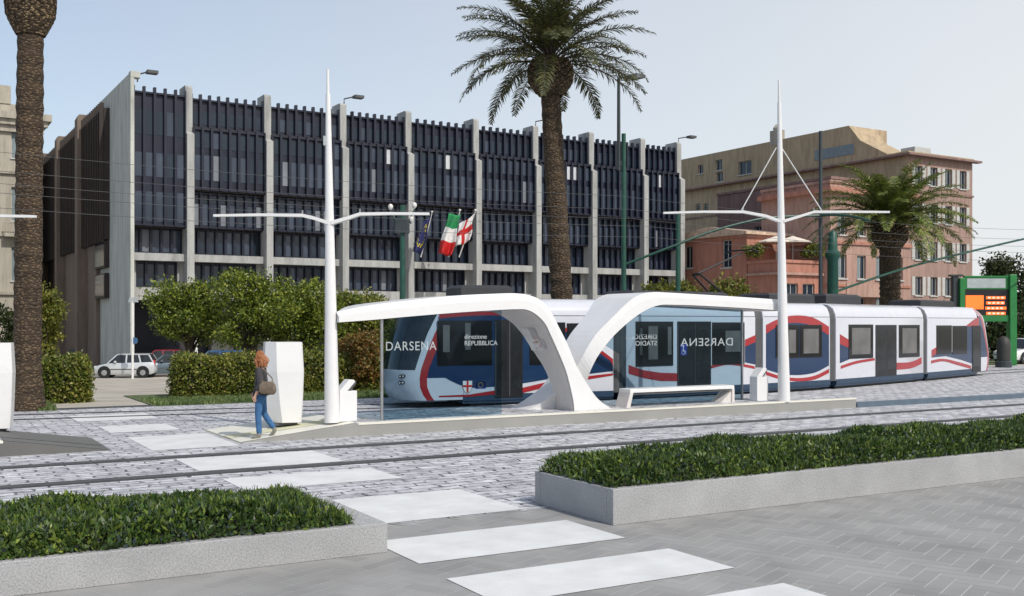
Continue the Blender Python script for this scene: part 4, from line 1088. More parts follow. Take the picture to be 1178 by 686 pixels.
def add_windows(parent, ops, rz, org, depth=.25, shut=None, frame='shutter', glassm_='glassd', sill=True):
    for o in ops:
        a,b,c,d = o[:4]; mb = MB(); y = depth-.03
        mb.box(a,b,y,y+.03,c,d,1); t = .07
        mb.box(a,a+t,y-.04,y,c,d,0); mb.box(b-t,b,y-.04,y,c,d,0); mb.box(a+t,b-t,y-.04,y,d-t,d,0); mb.box(a+t,b-t,y-.04,y,c,c+t,0); mb.box((a+b)/2-.03,(a+b)/2+.03,y-.04,y,c+t,d-t,0)
        if sill: mb.box(a-.1,b+.1,-.12,.0,c-.12,c-.001,0)
        if shut == 'open':
            w_ = (b-a)*.45; mb.box(a-w_,a-.02,-.06,-.002,c,d,2); mb.box(b+.02,b+w_,-.06,-.002,c,d,2)
        if shut == 'half': mb.box(a+t,(a+b)/2-.03,y-.06,y-.041,c+t,d-t,2)
        mb.build('window', [frame, glassm_, 'shutterg' if shut == 'half' else 'shutter'], parent, org, rz)
def house(name, corner_px, Ycorner, L, D, ztop, zbase, walls, label, front_ops, side_ops, cornice=None, roofmat='conc', shut=None, sshut=None, ang=BA, rooftop=None, cmat='stonewall', side_profile=None, sidemat=None):
    """corner = nearest left corner; front runs along +u (facing the camera), side runs away along +v"""
    P = at(corner_px, HY, Ycorner); e = empty(name, (P.x,P.y,zbase), ang, label, 'building')
    h = ztop-zbase
    mb = MB(); facade(mb, L, 0, h, front_ops)
    mb.add([(L,0,0),(L,D,0),(L,D,h),(L,0,h)], [(0,1,2,3)]); mb.add([(0,D,0),(L,D,0),(L,D,h),(0,D,h)], [(0,1,2,3)])
    mb.add([(0.3,0.3,h-.05),(L-.3,.3,h-.05),(L-.3,D-.3,h-.05),(.3,D-.3,h-.05)], [(0,1,2,3)])
    mb.build('wall', walls, e)
    # side: built in its own frame, x runs from the back (D) to the corner
    mb = MB()
    so_ = [(D-b, D-a, c, d) for (a,b,c,d) in side_ops]
    facade(mb, D, 0, h, so_)
    o = mb.build('wall', sidemat or walls, e, (0,D,0), -PI/2)
    add_windows(e, front_ops, 0, (0,0,0), shut=shut)
    add_windows(e, so_, -PI/2, (0,D,0), shut=sshut)
    if cornice:
        for (zc, out, th) in cornice:
            mb = MB(); mb.box(-out,L+out,-out,0,zc,zc+th); mb.box(-out,0,0,D,zc,zc+th); mb.build('cornice', cmat, e)
    mb = MB(); mb.box(-.12,L+.12,-.12,.25,h,h+.25); mb.box(-.12,.25,.25,D,h,h+.25); mb.box(L-.25,L+.12,.25,D,h,h+.25); mb.box(.25,L-.25,D-.25,D,h,h+.25); mb.build('roof_edge', roofmat, e)
    return e, h
# big ochre block: front is brown-pink, side is ochre
def sop(px, py, wpx, hpx):     # side opening from the picture, on the plane running away along v from the corner
    X0, Y0 = (1045-CX)/F*105, 105; r = (px-CX)/F; t_ = (X0-r*Y0)/(math.sin(BA)+r*math.cos(BA)); Y = Y0+t_*math.cos(BA)
    z = CAMZ+(HY-py)/F*Y+1; return t_, z, Y
so_list = []
for (px,py,w_,h_) in ((806,195,1.0,1.1),(827,190,1.2,1.3),(857,193,2.2,1.6),(828,212,1.2,1.3),(850,232,1.8,1.3),(803,239,.9,1),(812,239,.9,1),(870,240,1.0,1.4)):
    t_, z, Y = sop(px,py,0,0); so_list.append((t_-w_/2, t_+w_/2, z-h_/2, z+h_/2))
fo = []
for c in range(4):
    for (z,hh_) in ((17.4,1.9),(13.6,1.9),(9.8,1.9),(6.2,1.9),(2.3,2.2)):
        fo.append((1.0+c*2.35, 2.1+c*2.35, z, z+hh_))
h0 = 20.4
e, h = house('apartment_building', 1045, 105, 10.2, 36, 19.4, -1, 'brownpink', 'tall ochre and brown-pink apartment block behind the palm, highest on the right', fo, [o for o in so_list if o[3] <= h0-.6], cornice=[(20.2,.7,.2),(16.6,.12,.2)], shut='open', sidemat='ochre', roofmat='ochre', cmat='plum')
mb = MB(); mb.prism_x([(2.0,h),(6.0,h+2.2),(7.5,h+4.0),(7.5,h)], .42, 4.0); mb.prism_x([(7.5,h),(7.5,h+4.0),(36,h+4.0),(36,h)], .42, 6.0)
mb.build('upper_storey', 'ochre', e)
up = [o for o in so_list if o[3] > h-.6]
ups = [(36-o[1], 36-o[0], max(o[2],h+.35), max(o[3],h+1.5)) for o in up if o[0] > 8]
mb = MB(); facade(mb, 28.5, h, h+4.0, ups, .3); mb.build('wall', 'ochre', e, (-.02,36,0), -PI/2); add_windows(e, ups, -PI/2, (-.02,36,0), .3)
mb = MB(); mb.prism_x([(2.0,h),(6.0,h+2.2),(7.5,h+4.0),(7.5,h)], -.02, .40); mb.build('wall', 'ochre', e)
mb = MB(); mb.box(-.08,-.02,6.8,12.2,h+.9,h+2.0,0); mb.build('window', ['shutterg'], e)
mb = MB(); mb.box(-.05,.9,17.6,19.0,h+3.5,h+5.2); mb.lathe([(.45,0),(.5,.3),(.2,.7)], (.45,18.3,h+5.2), 8); mb.build('chimney', 'stonewall', e)
mb = MB(); mb.box(2,4.5,.8,2.5,h,h+1.0); mb.build('roof_cabin', 'shutter', e)
# dusky pink windowless block
Pp = at(956, HY, 98)
mbk, hk = house('apartment_building', 956, 98, 8, 15.5, 15.9, -1, 'plum', 'plain dusky pink block behind the right mast, almost windowless', [], [(9,10,12.0,13.2),(13.2,14.2,11.6,12.8),(10,10.8,8.0,9.4)], roofmat='plum')
# salmon building with cornice
fo = [(.9+c*2.4, 2.0+c*2.4, z, z+2.0) for c in range(4) for z in (10.9,7.2,3.6,.4)]
e, h = house('apartment_building', 955, 88, 10.2, 8, 14.2, -1, 'pinkwall', 'salmon pink building with an orange cornice directly behind the green palm', fo, [], cornice=[(14.4,.55,.4),(10.1,.15,.25),(6.5,.1,.2)], cmat='redwall', roofmat='pinkwall', shut='half')
mb = MB(); mb.box(.2,6.0,-1.6,-.02,5.6,5.85); mb.box(.2,6.0,-1.6,-1.5,5.85,6.7); mb.build('balcony', 'pinkwall', e)
# low red buildings
X0, Y0 = (895-CX)/F*86, 86
CT = Vector((X0-math.sin(BA)*3.6, Y0+math.cos(BA)*3.6, 0)); so2 = []
for (px,py,w_,h_) in ((792,296,1.1,2.0),(836,292,1.2,2.4)):
    r = (px-CX)/F; t_ = (CT.x-r*CT.y)/(math.sin(BA)+r*math.cos(BA)); z = CAMZ+(HY-py)/F*(CT.y+t_*math.cos(BA))+1; so2 += [(t_-w_/2,t_+w_/2,z-h_/2,z+h_/2),(t_-w_/2,t_+w_/2,z-h_/2-4.0,z-h_/2-1.8)]
e, h = house('townhouse', CX+CT.x/CT.y*F, CT.y, 6.0, 9.8, 9.7, -1, 'redwall', 'brick-red house with a pale sloping roof edge right of the office block', [], so2, cornice=[(6.0,.1,.2)], cmat='pinkwall', roofmat='redwall')
mb = MB(); mb.prism_x([(-.4,h+.26),(10.2,h+.26),(10.2,h+.5),(4.5,h+1.2),(-.4,h+.5)], -.5, 6.2); mb.build('roof', 'tile', e)
fo = [(.9+c*1.95,2.3+c*1.95,z,z+2.3) for c in range(4) for z in (4.4,.6)]
e, h = house('townhouse', 895, 86, 9.0, 3.5, 7.4, -1, 'redwall', 'low brick-red building with parasols on its roof terrace', fo, [], cornice=[(7.4,.25,.2),(4.0,.1,.15)], cmat='pinkwall', roofmat='redwall')
for i,(px,lbl) in enumerate(((893,'pale parasol on the red house terrace, left one'),(912,'pale parasol on the red house terrace, right one'))):
    q = at(px, 290, 89); s_ = empty('parasol', q, 0, lbl, 'parasol')
    mb = MB(); mb.tube([(0,0,-.8),(0,0,1.3)], .04, 6); mb.build('pole', 'shutter', s_)
    mb = MB(); mb.lathe([(.05,1.35),(1.6,.85),(1.6,.75),(.05,1.25)], (0,0,0), 8); mb.build('canopy', 'awning', s_)
for i,(px,py,lbl) in enumerate(((872,288,'bush of terrace plants left of the right mast'),(935,288,'bush of terrace plants near the dark post'))):
    q = at(px, 294, 88.3); tree(Vector((q.x,q.y,q.z-.3)), 1.1, 1.2, .5, .2, 1500, 'leafh', lbl, 'shrub', name='shrub', seed=90+i, size=.22, lobes=5, trunk_r=.04)
# old stone building at left
fo = []
for c in range(5):
    for (z,hh_) in ((18.2,2.9),(12.6,3.0),(7.2,3.0),(1.2,3.2)):
        x = 20-1.6-c*4.0; fo.append((x-.75,x+.75,z,z+hh_))
Pl = at(46, HY, 95); org = Pl - Vector((math.cos(BA)*20, math.sin(BA)*20, 0))
e = empty('stone_palazzo', (org.x,org.y,-1), BA, 'old pale stone building with heavy cornice at the far left edge', 'building')
mb = MB(); facade(mb, 20, 0, 23.0, fo, .3); mb.add([(20,0,0),(20,14,0),(20,14,23),(20,0,23)],[(0,1,2,3)]); mb.add([(0,0,23),(20,0,23),(20,14,23),(0,14,23)],[(0,1,2,3)]); mb.build('wall','stonewall',e)
add_windows(e, fo, 0, (0,0,0), .3, 'half')
mb = MB(); mb.box(-1,20.9,-.9,0,21.6,22.2); mb.box(20,20.9,0,14,21.6,22.2); mb.box(-1,20.6,-.6,0,21.1,21.6); mb.box(-1,20.3,-.3,0,20.5,21.1,0); mb.build('cornice','stonewall',e)
mb = MB(); mb.box(0,17.6,-.1,.5,23.0,24.6); mb.build('parapet','stonewall',e)
for z in (11.4, 17.0, 6.2):
    mb = MB(); mb.box(-1,20.2,-.25,0,z-.25,z); mb.build('string_course','stonewall',e)
for c in range(5):
    x = 20-1.6-c*4.0; mb = MB(); mb.box(x-1.4,x+1.4,-.9,-.25,11.1,11.4); 
    for q in range(15): mb.box(x-1.4+q*.2-.03,x-1.4+q*.2+.03,-.86,-.80,11.4,12.3)
    mb.box(x-1.4,x+1.4,-.9,-.76,12.3,12.4); mb.build('balcony','stonewall',e)
# small dark block far between
e, h = house('office_building', 40, 140, 12, 12, 16.0, -1, 'concside', 'small dark block far down the side street, left of the office block', [(6.0+c*1.8,7.2+c*1.8,z,z+2) for c in range(3) for z in (2,5.5,9,12.5)], [])

# ---------------------------------------------------------------- posts, lamps, wires
def post(px, Y, top_py, label, r=.09, mat='green', base_r=None, name='street_post', fat_to=None):
    b = pxbase(px, Y); e = empty(name, b, 0, label, 'post'); H = zof(top_py, Y)-b.z
    mb = MB()
    prof = [(r*1.9,0),(r*1.9,.25),(r*1.4,.35),(r*1.3,1.0),(r*1.05,1.15),(r,1.3),(r*.8,H)]
    if fat_to:
        f = zof(fat_to,Y)-b.z; prof = [(base_r*1.4,0),(base_r*1.4,.4),(base_r,.6),(base_r,f-.5),(base_r*1.35,f-.4),(base_r*1.2,f-.1),(r,f),(r*.8,H)]
    mb.lathe(prof, n=12); mb.build('pole', mat, e, smooth=True); return e, b, H
e,b,H = post(463, 33.5, 236, 'green lamp post with clustered lamps rising behind the left half of the shelter', .10)
e['category'] = 'lamp post'
for (dx,dz) in ((-.38,.05),(.38,.1),(.28,-.35)):
    mb = MB(); mb.tube([(0,0,H-.5),(dx*.6,0,H-.45),(dx,0,H+dz-.25)], .025, 6); mb.build('lamp_arm', 'green', e)
    mb = MB(); mb.lathe([(.02,-.12),(.07,-.06),(.085,0),(.06,.06),(.01,.09)], (dx,0,H+dz-.1), 10); mb.build('lamp_head', 'lamp', e, smooth=True)
mb = MB(); mb.bbox(-.25,.22,-.15,.15,H-.9,H-.45,.04); mb.build('signal_head', 'darkpost', e)
# tall green post with long-armed black street lamp
e,b,H = post(717.5, 46, 154, 'tall green post topped by a black street lamp behind the right arch', .12, name='street_lamp'); e['category'] = 'street lamp'
hb = zof(90,46)-b.z
mb = MB(); mb.tube([(-.22,0,H-1.6),(-.22,0,hb)], [.085,.07], 8); mb.tube([(-.22,0,hb),(.15,0,hb+.05)], .05, 6); mb.box(-.3,.1,-.05,.05,H-1.4,H-1.2); mb.build('upper_pole', 'darkpost', e)
mb = MB(); mb.loft([[(.1,-.14,hb-.02),(.1,.14,hb-.02),(.1,.14,hb+.08),(.1,-.14,hb+.08)],[(.55,-.26,hb-.04),(.55,.26,hb-.04),(.55,.16,hb+.2),(.55,-.16,hb+.2)],[(.95,-.06,hb+.02),(.95,.06,hb+.02),(.95,.05,hb+.1),(.95,-.05,hb+.1)]]); mb.build('lamp_head', 'darkpost', e)
e,b,H = post(780, 50, 246, 'green post against the right end of the office block', .13)
e,b,H = post(944, 47, 151, 'tall dark post with a stout green base behind the right mast', .10, 'darkpost')
mb = MB(); x0 = (958-944)/F*47; f = zof(266,47)-b.z
mb.lathe([(.34,0),(.34,.6),(.27,.7),(.24,f-1.3),(.33,f-1.15),(.33,f-.95),(.22,f-.85),(.18,f-.1),(.10,f)], (x0,0,0), 12); mb.build('base_column', 'green', e, smooth=True)
# bowed green span beams
def beam(pts, label, r=.055):
    P = [at(x,y,Y) for x,y,Y in pts]; o = P[0]; e = empty('span_beam', o, 0, label, 'beam')
    sm = []
    for i in range(len(P)-1):
        for q in range(6): 
            a = P[max(i-1,0)]; b_ = P[i]; c = P[i+1]; d = P[min(i+2,len(P)-1)]; t_ = q/6
            sm.append(.5*((2*b_)+(-a+c)*t_+(2*a-5*b_+4*c-d)*t_*t_+(-a+3*b_-3*c+d)*t_**3)-o)
    sm.append(P[-1]-o); mb = MB(); mb.tube(sm, r, 8); mb.build('tube', 'green', e, smooth=True); return e
beam([(720,304,46),(770,285,46),(820,266,46.3),(870,253,46.6),(900,249.5,46.8),(944,248,47)], 'bowed green beam from the street lamp post to the dark post')
beam([(944,247.5,47),(965,247.5,46),(985,250,45),(1000,254,44)], 'short green bracket arm right of the dark post')
beam([(960,336,47),(1040,309,50),(1110,291,53),(1178,275,56),(1240,262,58)], 'bowed green beam rising to the right edge above the palm trunk')
for i,(v,z0_,z1_) in enumerate(((29.3,5.35,5.35),(29.5,5.75,5.75),(30.4,6.1,6.1),(30.6,6.45,6.45),(31.2,7.1,6.9))):
    a = W(-30,v,z0_+.2); b = W(75,v,z1_-.1); mb = MB(); mb.tube([tuple(a.lerp(b,t_)-a-Vector((0,0,.25*math.sin(PI*((t_*4)%1))))) for t_ in [q/40 for q in range(41)]], .007, 5)
    o = mb.build('overhead_wire', 'dark', None, a); tag(o, ['lowest','second lowest','middle','second highest','topmost'][i]+' of the thin overhead wires crossing the office facade', 'wire', 'overhead wires')
# corner sign on a white pole
b = pxbase(152.5, 64); e = empty('street_sign', b, 0, 'thin white pole with a small sign in front of the building corner', 'sign'); H = zof(346,64)-b.z
mb = MB(); mb.tube([(0,0,0),(0,0,H)], .07, 8); mb.build('pole','flagwhite',e)
mb = MB(); mb.prism_y([(-.25,H-.1),(.35,H-.1),(.25,H+.2),(-.15,H+.2)],-.06,.06,0); mb.build('sign_panel','signgrey',e)
mb = MB(); mb.lathe([(.2,-.05),(.2,.05)], (.12,0,zof(392,64)-b.z), 12, 0, 'y'); mb.build('round_sign','carblue',e)
b = pxbase(225.5, 62); e = empty('street_post', b, 0, 'plain white pole between the parked cars and the orange trees', 'post'); mb = MB(); mb.tube([(0,0,0),(0,0,zof(384,62)-b.z)], .10, 8); mb.build('pole','flagwhite',e)
# billboard behind the ticket machine
b = pxbase(349, 43); e = empty('billboard', b, TH*.3, 'pale blue poster board behind the ticket machine', 'billboard'); H0, H1 = zof(408,43)-b.z, zof(377,43)-b.z; w_ = 28/F*43/2
mb = MB(); mb.box(-w_,w_,-.04,.04,H0,H1,0); mb.box(-w_-.04,w_+.04,.0,.06,H1,H1+.05,1); mb.box(w_,w_+.04,-.05,.06,H0,H1,1); mb.box(-w_-.04,-w_,-.05,.06,H0,H1,1); mb.build('board',['poster','steel'],e)
mb = MB(); mb.prism_y([(-w_*.5,H0+.1),(w_*.3,H0+.15),(w_*.45,H0+.35),(-w_*.2,H0+.4)],-.046,-.041); mb.prism_y([(-.1,H1-.3),(.4,H1-.3),(.35,H1-.15),(0,H1-.12)],-.046,-.041); mb.build('printed_patch','posterb',e)
for x in (-w_+.05, w_-.05):
    mb = MB(); mb.box(x-.04,x+.04,.07,.14,0,H1-.2); mb.build('leg','steel',e)
# electronic display sign
Yd = 60; b = pxbase(1134, Yd); e = empty('display_sign', (b.x,b.y,b.z), 0, 'large green-framed sign with a lit orange display beside the tram end', 'display sign')
def dz(py): return zof(py,Yd)-b.z
def dx(px): return (px-1134)/F*Yd
mb = MB(); mb.box(dx(1103),dx(1109),-.18,.3,0,dz(320)); mb.box(dx(1160),dx(1168),-.22,.3,0,dz(316)); mb.build('post','signgreen',e, bevel=.03)
mb = MB(); mb.box(dx(1097),dx(1103)-.01,.0,.35,0,dz(318)); mb.box(dx(1094),dx(1108),-.05,.4,dz(318),dz(316)); mb.build('dark_side','darkpost',e)
for (p0_,p1_) in ((370,363),(319.5,317.5)):
    mb = MB(); mb.box(dx(1109)+.002,dx(1160)-.002,-.10,.15,dz(p0_),dz(p1_)); mb.build('frame_rail','signgreen',e)
mb = MB(); mb.box(dx(1109)+.002,dx(1160)-.002,-.06,.15,dz(333)+.002,dz(319.5)-.002,0); mb.box(dx(1112),dx(1156),-.075,-.061,dz(331.5),dz(320.5),1); mb.build('name_panel',['signgreen','signgrey'],e)
mb = MB(); mb.box(dx(1109)+.002,dx(1160)-.002,-.05,.15,dz(363)+.002,dz(333)-.002,0)
mb.box(dx(1110.5),dx(1131),-.07,-.051,dz(356),dz(340),1); 
for q,(a_,c_) in enumerate(((1134,1156),(1134,1155),(1133,1157),(1134,1156))):
    yy = 341+q*6.0; mb.box(dx(a_),dx(c_),-.07,-.051,dz(yy+3.4),dz(yy),1)
    for r_ in range(4): mb.box(dx(a_+2+r_*5),dx(a_+5+r_*5),-.076,-.071,dz(yy+2.6),dz(yy+.8),2)
mb.build('led_display',['black','led','ledp'],e)
# dark bin near the tram end
b = pxbase(1154.5, 57); e = empty('litter_bin', b, 0, 'dark rounded litter bin on a base beside the tram end', 'bin')
mb = MB(); mb.lathe([(.42,0),(.42,.3),(.34,.36)],n=14); mb.build('base','darkpost',e)
mb = MB(); mb.lathe([(.34,.37),(.36,1.2),(.30,1.5),(.16,1.66),(.02,1.7)],n=14); mb.build('bin_body',plain('dark_bin', (.035,.035,.032), .6),e,smooth=True)

# ---------------------------------------------------------------- cars
def car(kind, paint, loc, rz, label, L=4.4, Wd=1.75, H=1.5):
    e = empty('parked_car', loc, rz, label, 'car', 'cars parked by the office block')
    van = kind == 'minivan'
    # stations along length: (x, z_low, z_belt, halfwidth)
    hw = Wd/2
    st = [(-.5,.42,.62,.72),(-.485,.28,.70,.84),(-.40,.22,.80,.95),(-.26,.20,.90,1.0),(0,.20,.93,1.0),(.25,.20,.95,1.0),(.42,.22,.97,.98),(.485,.28,.93,.92),(.5,.40,.85,.86)]
    rings = []
    for x,zl,zb,wf in st:
        w_ = hw*wf; zb_ = zb*(H/1.5)
        rings.append([(x*L,-w_*.92,zl),(x*L,-w_,zl+.16),(x*L,-w_,zb_-.12),(x*L,-w_*.93,zb_),(x*L,w_*.93,zb_),(x*L,w_,zb_-.12),(x*L,w_,zl+.16),(x*L,w_*.92,zl)])
    mb = MB(); mb.loft(rings); body = mb.build('body', paint, e, smooth=True)
    # greenhouse
    zb = .93*(H/1.5)-.02; xs = (-.27,-.12,.40 if van else .34,.485 if van else .44)
    b0 = [(xs[0]*L,-hw*.90,zb),(xs[3]*L,-hw*.88,zb),(xs[3]*L,hw*.88,zb),(xs[0]*L,hw*.90,zb)]
    t0 = [(xs[1]*L,-hw*.74,H-.05),(xs[2]*L,-hw*.74,H-.05),(xs[2]*L,hw*.74,H-.05),(xs[1]*L,hw*.74,H-.05)]
    t1 = [(xs[1]*L+.12,-hw*.66,H),(xs[2]*L-.1,-hw*.66,H),(xs[2]*L-.1,hw*.66,H),(xs[1]*L+.12,hw*.66,H)]
    mb = MB(); mb.loft([b0,t0]); mb.build('glasshouse', 'carglass', e)
    mb = MB(); mb.loft([[(p[0],p[1]*1.01,p[2]-.03) for p in t0],[(p[0],p[1]*1.01,p[2]+.02) for p in t0],t1]); mb.build('roof', paint, e, smooth=True)
    mb = MB()
    for sd in (-1,1):
        for fb,ft in ((0.0,0.0),(.40,.30),(.72,.68),(1,1)):
            xb = xs[0]*L+(xs[3]-xs[0])*L*fb; xt = xs[1]*L+(xs[2]-xs[1])*L*ft; yb = sd*hw*.905; yt = sd*hw*.75; w_ = .045
            mb.loft([[(xb-w_,yb,zb),(xb+w_,yb,zb),(xb+w_,yb-sd*.03,zb),(xb-w_,yb-sd*.03,zb)],[(xt-w_,yt,H-.06),(xt+w_,yt,H-.06),(xt+w_,yt-sd*.03,H-.06),(xt-w_,yt-sd*.03,H-.06)]])
    mb.build('pillars', paint, e)
    for x in (-.32*L, .31*L):
        for sd in (-1,1):
            y = sd*(hw-.10); mb = MB(); mb.lathe([(.20,-.1),(.30,-.10),(.325,-.06),(.325,.06),(.30,.10),(.20,.1)], (x,y,.325), 20, 0, 'y')
            mb.lathe([(.01,-.115),(.19,-.105),(.21,.105),(.01,.115)], (x,y,.325), 14, 1, 'y'); mb.build('wheel', ['tyre','alloy'], e, smooth=True)
            mb = MB(); mb.lathe([(.39,-.005),(.39,.005)], (x,sd*(hw+.001),.36), 20, 0, 'y'); mb.build('wheel_arch','black',e)
    for sd in (-1,1):
        mb = MB(); mb.box(-.488*L-.03,-.45*L,sd*hw*.62-.16,sd*hw*.62+.16,.60,.74); mb.build('headlight','lamp',e, bevel=.02)
        mb = MB(); mb.box(.47*L,.49*L+.04,sd*hw*.72-.1,sd*hw*.72+.1,.68,.95 if not van else 1.1); mb.build('tail_light','red',e, bevel=.02)
        mb = MB(); mb.box(-.16*L,-.12*L,sd*(hw*.98)-.08,sd*(hw*.98)+.08,.93,1.06); mb.build('mirror',paint,e, bevel=.02)
    mb = MB(); mb.box(-.22*L,.24*L,-hw-.012,-hw+.01,.50,.56); mb.build('side_trim','dark',e)
    return e
def carat(px, Y): 
    p = pxbase(px,Y); return p
car('minivan','carsilver', carat(146,66), math.radians(8), 'silver estate car facing left in front of the building corner', 3.65, 1.75, 1.50)
car('hatch','cargrey', carat(196,67.5), math.radians(20), 'slate blue hatchback parked just behind the silver car', 3.9, 1.7, 1.42)
car('hatch','carred', carat(187,72.0)+Vector((0,0,0)), math.radians(15), 'dark red car mostly hidden behind the slate blue hatchback', 3.9, 1.7, 1.6)
car('minivan','carblue', carat(250,50.5), math.radians(15), 'blue car whose roof shows over the long hedge', 3.6, 1.75, 2.0)
car('hatch','carwhite', carat(1180,63), math.radians(30), 'white car parked at the right edge beyond the litter bin', 4.2, 1.75, 1.5)
car('minivan','carwhite', carat(1190,75), math.radians(25), 'white van-like car parked behind the nearer white car', 4.6, 1.8, 1.9)
car('hatch','cargrey', carat(93,84), math.radians(75), 'small car in the side street at the foot of the office block', 3.6, 1.7, 1.4)

# ---------------------------------------------------------------- people
def skin_obj(name, nodes, edges, mat, parent, sub=2, flip=False):
    """nodes: list of (x,y,z,rx,ry)"""
    me = bpy.data.meshes.new(name); me.from_pydata([n[:3] for n in nodes], edges, []); o = bpy.data.objects.new(name, me); C.objects.link(o); o.parent = parent
    md = o.modifiers.new('skin','SKIN'); md.use_smooth_shade = True
    sv = me.skin_vertices[0].data if me.skin_vertices else None
    if sv is None:
        bpy.context.view_layer.objects.active = o; bpy.ops.object.select_all(action='DESELECT'); o.select_set(True); bpy.ops.mesh.customdata_skin_add(); sv = me.skin_vertices[0].data
    for i, n in enumerate(nodes): sv[i].radius = (n[3], n[4] if len(n) > 4 else n[3]); sv[i].use_root = (i == 0)
    s = o.modifiers.new('sub','SUBSURF'); s.levels = sub; s.render_levels = sub
    me.materials.append(M[mat]); return o
# the woman walks towards -x; local frame: x forward = -1, y = sideways (-y towards camera)
pw = at(300, HY, 21.5); pw.z = .03
wm = empty('person', pw, math.radians(0), 'woman with red hair in a dark jacket and jeans walking left past the ticket machine', 'person')
hip = (0,0,.93); K = 1.0
nodes = [(0,0,.94,.125,.10),(0,0,1.06,.11,.085),(.005,0,1.22,.12,.095),(.0,0,1.38,.135,.09),(-.01,0,1.47,.06,.06),(-.02,0,1.53,.048,.05),(-.035,0,1.60,.075,.07),(-.035,0,1.69,.085,.075),(-.03,0,1.76,.06,.055),
  (0,-.09,.86,.085,.085),(-.03,-.10,.50,.058,.058),(-.005,-.10,.12,.028,.028),(-.10,-.10,.035,.02,.018),
  (0,.09,.86,.085,.085),(.045,.10,.50,.058,.058),(.26,.10,.20,.028,.028),(.21,.10,.08,.02,.018),
  (0,-.17,1.41,.05,.05),(.05,-.21,1.14,.040,.040),(-.05,-.21,.92,.028,.028),(-.07,-.21,.86,.03,.018),
  (0,.17,1.41,.05,.05),(-.02,.21,1.14,.040,.040),(-.16,.18,.96,.028,.028),(-.20,.17,.91,.03,.018)]
edges = [(0,1),(1,2),(2,3),(3,4),(4,5),(5,6),(6,7),(7,8),(0,9),(9,10),(10,11),(11,12),(0,13),(13,14),(14,15),(15,16),(3,17),(17,18),(18,19),(19,20),(3,21),(21,22),(22,23),(23,24)]
for (hx,hy,hz,ix) in ((-.07,-.21,.86,20),(-.20,.17,.91,24)):
    for q in range(5):
        b0 = len(nodes); off = (q-1.5)*.018
        if q == 4: nodes += [(hx-.035,hy-.01,hz-.01,.010),(hx-.05,hy-.01,hz-.045,.009)]
        else: nodes += [(hx+off,hy,hz-.05,.009),(hx+off*.9-.008,hy+.008,hz-.085-.008*(q in (1,2)),.007)]
        edges += [(ix,b0),(b0,b0+1)]
skin_obj('body', nodes, edges, 'skin', wm)
skin_obj('jeans', [(0,0,.97,.135,.11),(0,0,.90,.135,.115),(0,-.09,.84,.10,.10),(-.03,-.10,.50,.070,.070),(-.005,-.10,.085,.058,.058),(0,.09,.84,.10,.10),(.045,.10,.50,.070,.070),(.262,.10,.185,.058,.058)],
   [(0,1),(1,2),(2,3),(3,4),(1,5),(5,6),(6,7)], 'jeans', wm)
skin_obj('jacket', [(0.01,0,1.05,.165,.14),(0.01,0,.96,.175,.15),(.015,0,1.22,.16,.13),(0.01,0,1.38,.165,.12),(0,0,1.47,.085,.08),(0,-.18,1.40,.080,.080),(.055,-.225,1.14,.072,.072),(-.03,-.22,.99,.058,.058),(0,.175,1.40,.070,.070),(-.02,.22,1.14,.062,.062),(-.13,.19,1.0,.052,.052)],
   [(0,1),(0,2),(2,3),(3,4),(3,5),(5,6),(6,7),(3,8),(8,9),(9,10)], 'jacket', wm)
skin_obj('shirt', [(-.045,0,1.02,.11,.085),(-.04,0,1.22,.115,.085),(-.05,0,1.38,.10,.06)], [(0,1),(1,2)], 'shirt', wm, 1)
for (pts) in ([(-.005,-.10,.16,.064,.060),(.0,-.10,.06,.058,.055),(-.11,-.10,.04,.052,.044),(-.17,-.10,.028,.03,.026)], [(.24,.10,.245,.060,.056),(.27,.10,.15,.05,.045),(.19,.10,.07,.043,.036),(.15,.10,.03,.03,.026)]):
    skin_obj('boot', pts, [(0,1),(1,2),(2,3)], 'boot', wm, 2)
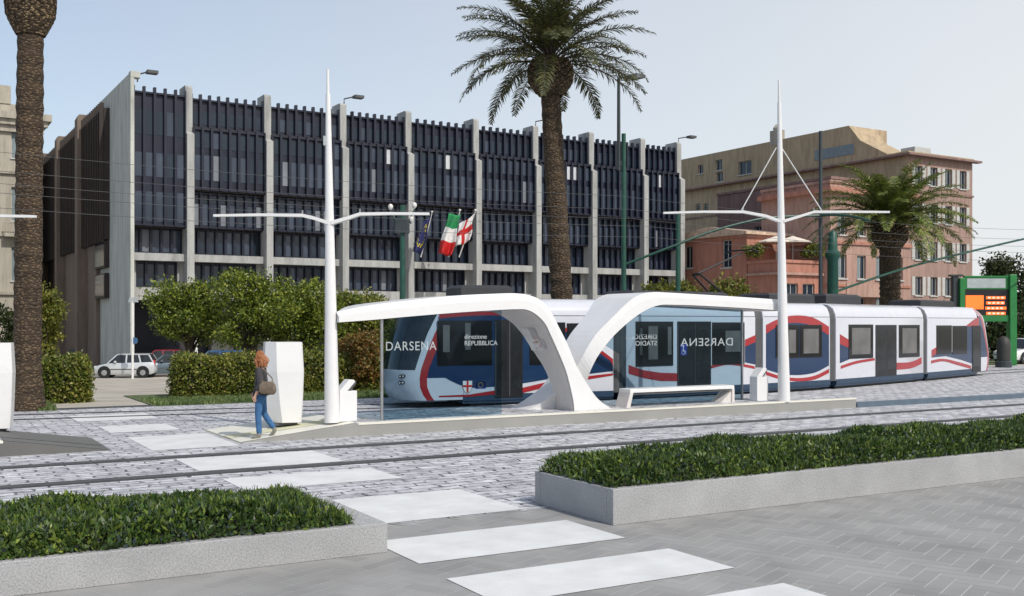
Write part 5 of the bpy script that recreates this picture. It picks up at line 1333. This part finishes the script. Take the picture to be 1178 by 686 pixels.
# hair: long waves in overlapping locks around the back of the head
mb = MB(); rh = random.Random(4)
for q in range(130):
    a = rh.uniform(-2.0, 2.0); el = rh.uniform(.1,1.2)
    c = Vector((-.03,0,1.69)); d = Vector((math.cos(a)*math.cos(el), math.sin(a)*math.cos(el), math.sin(el)))
    p0 = c + Vector((d.x*.092,d.y*.088,d.z*.115)); o_ = Vector((math.cos(a), math.sin(a),0))
    p1 = c + o_*.115 + Vector((.01,0,-.03)); ln = rh.uniform(.08,.20); p2 = c + o_*rh.uniform(.10,.135) + Vector((.015,0,-.03-ln*.6)); wvy = rh.uniform(-.03,.05); p1 += Vector((wvy*.5,rh.uniform(-.02,.02),0)); p2 += Vector((wvy,rh.uniform(-.02,.02),0)); p3 = c + o_*rh.uniform(.09,.16) + Vector((.03,0,-.03-ln))
    mb.tube([c+Vector((-.0,0,.105)), p0, p1, p2, p3], [.012,.022,.022,.02,.006], 5)
mb.build('hair', 'hair', wm, smooth=True)
mb = MB()   # face: eyes, nose, mouth, fringe
for y in (-.032,.032): mb.lathe([(.002,-.012),(.011,0),(.002,.012)], (-.112,y,1.675), 8, 0, 'x')
mb.lathe([(.004,-.012),(.020,.0),(.004,.012)], (-.112,0,1.605), 8, 2, 'x')
mb.add([(-.108,-.014,1.64),(-.108,.014,1.64),(-.142,0,1.637),(-.114,0,1.678)], [(0,1,2),(0,2,3),(1,3,2)], 1)
mb.build('face', ['black','skin',plain('lips',(.45,.14,.12),.5)], wm)
hb_ = empty('handbag', wm.location+Vector((.20,-.26,.92)), 0, 'brown shoulder bag hanging behind the walking woman', 'bag')
mb = MB(); mb.loft([[(-.13,-.05,.02),(.13,-.05,.0),(.13,.05,.0),(-.13,.05,.02)],[(-.17,-.08,.08),(.17,-.08,.07),(.17,.08,.07),(-.17,.08,.08)],[(-.16,-.07,.20),(.15,-.07,.20),(.15,.07,.20),(-.16,.07,.20)],[(-.10,-.03,.27),(.11,-.03,.27),(.11,.03,.27),(-.10,.03,.27)]]); mb.build('bag_body','bag',hb_,smooth=True,bevel=.02)
mb = MB(); mb.tube([(-.1,0,.26),(-.16,.06,.42),(-.19,.12,.54),(-.1,.12,.50),(.08,.04,.34),(.1,0,.26)], .012, 5); mb.build('strap','bag',hb_)
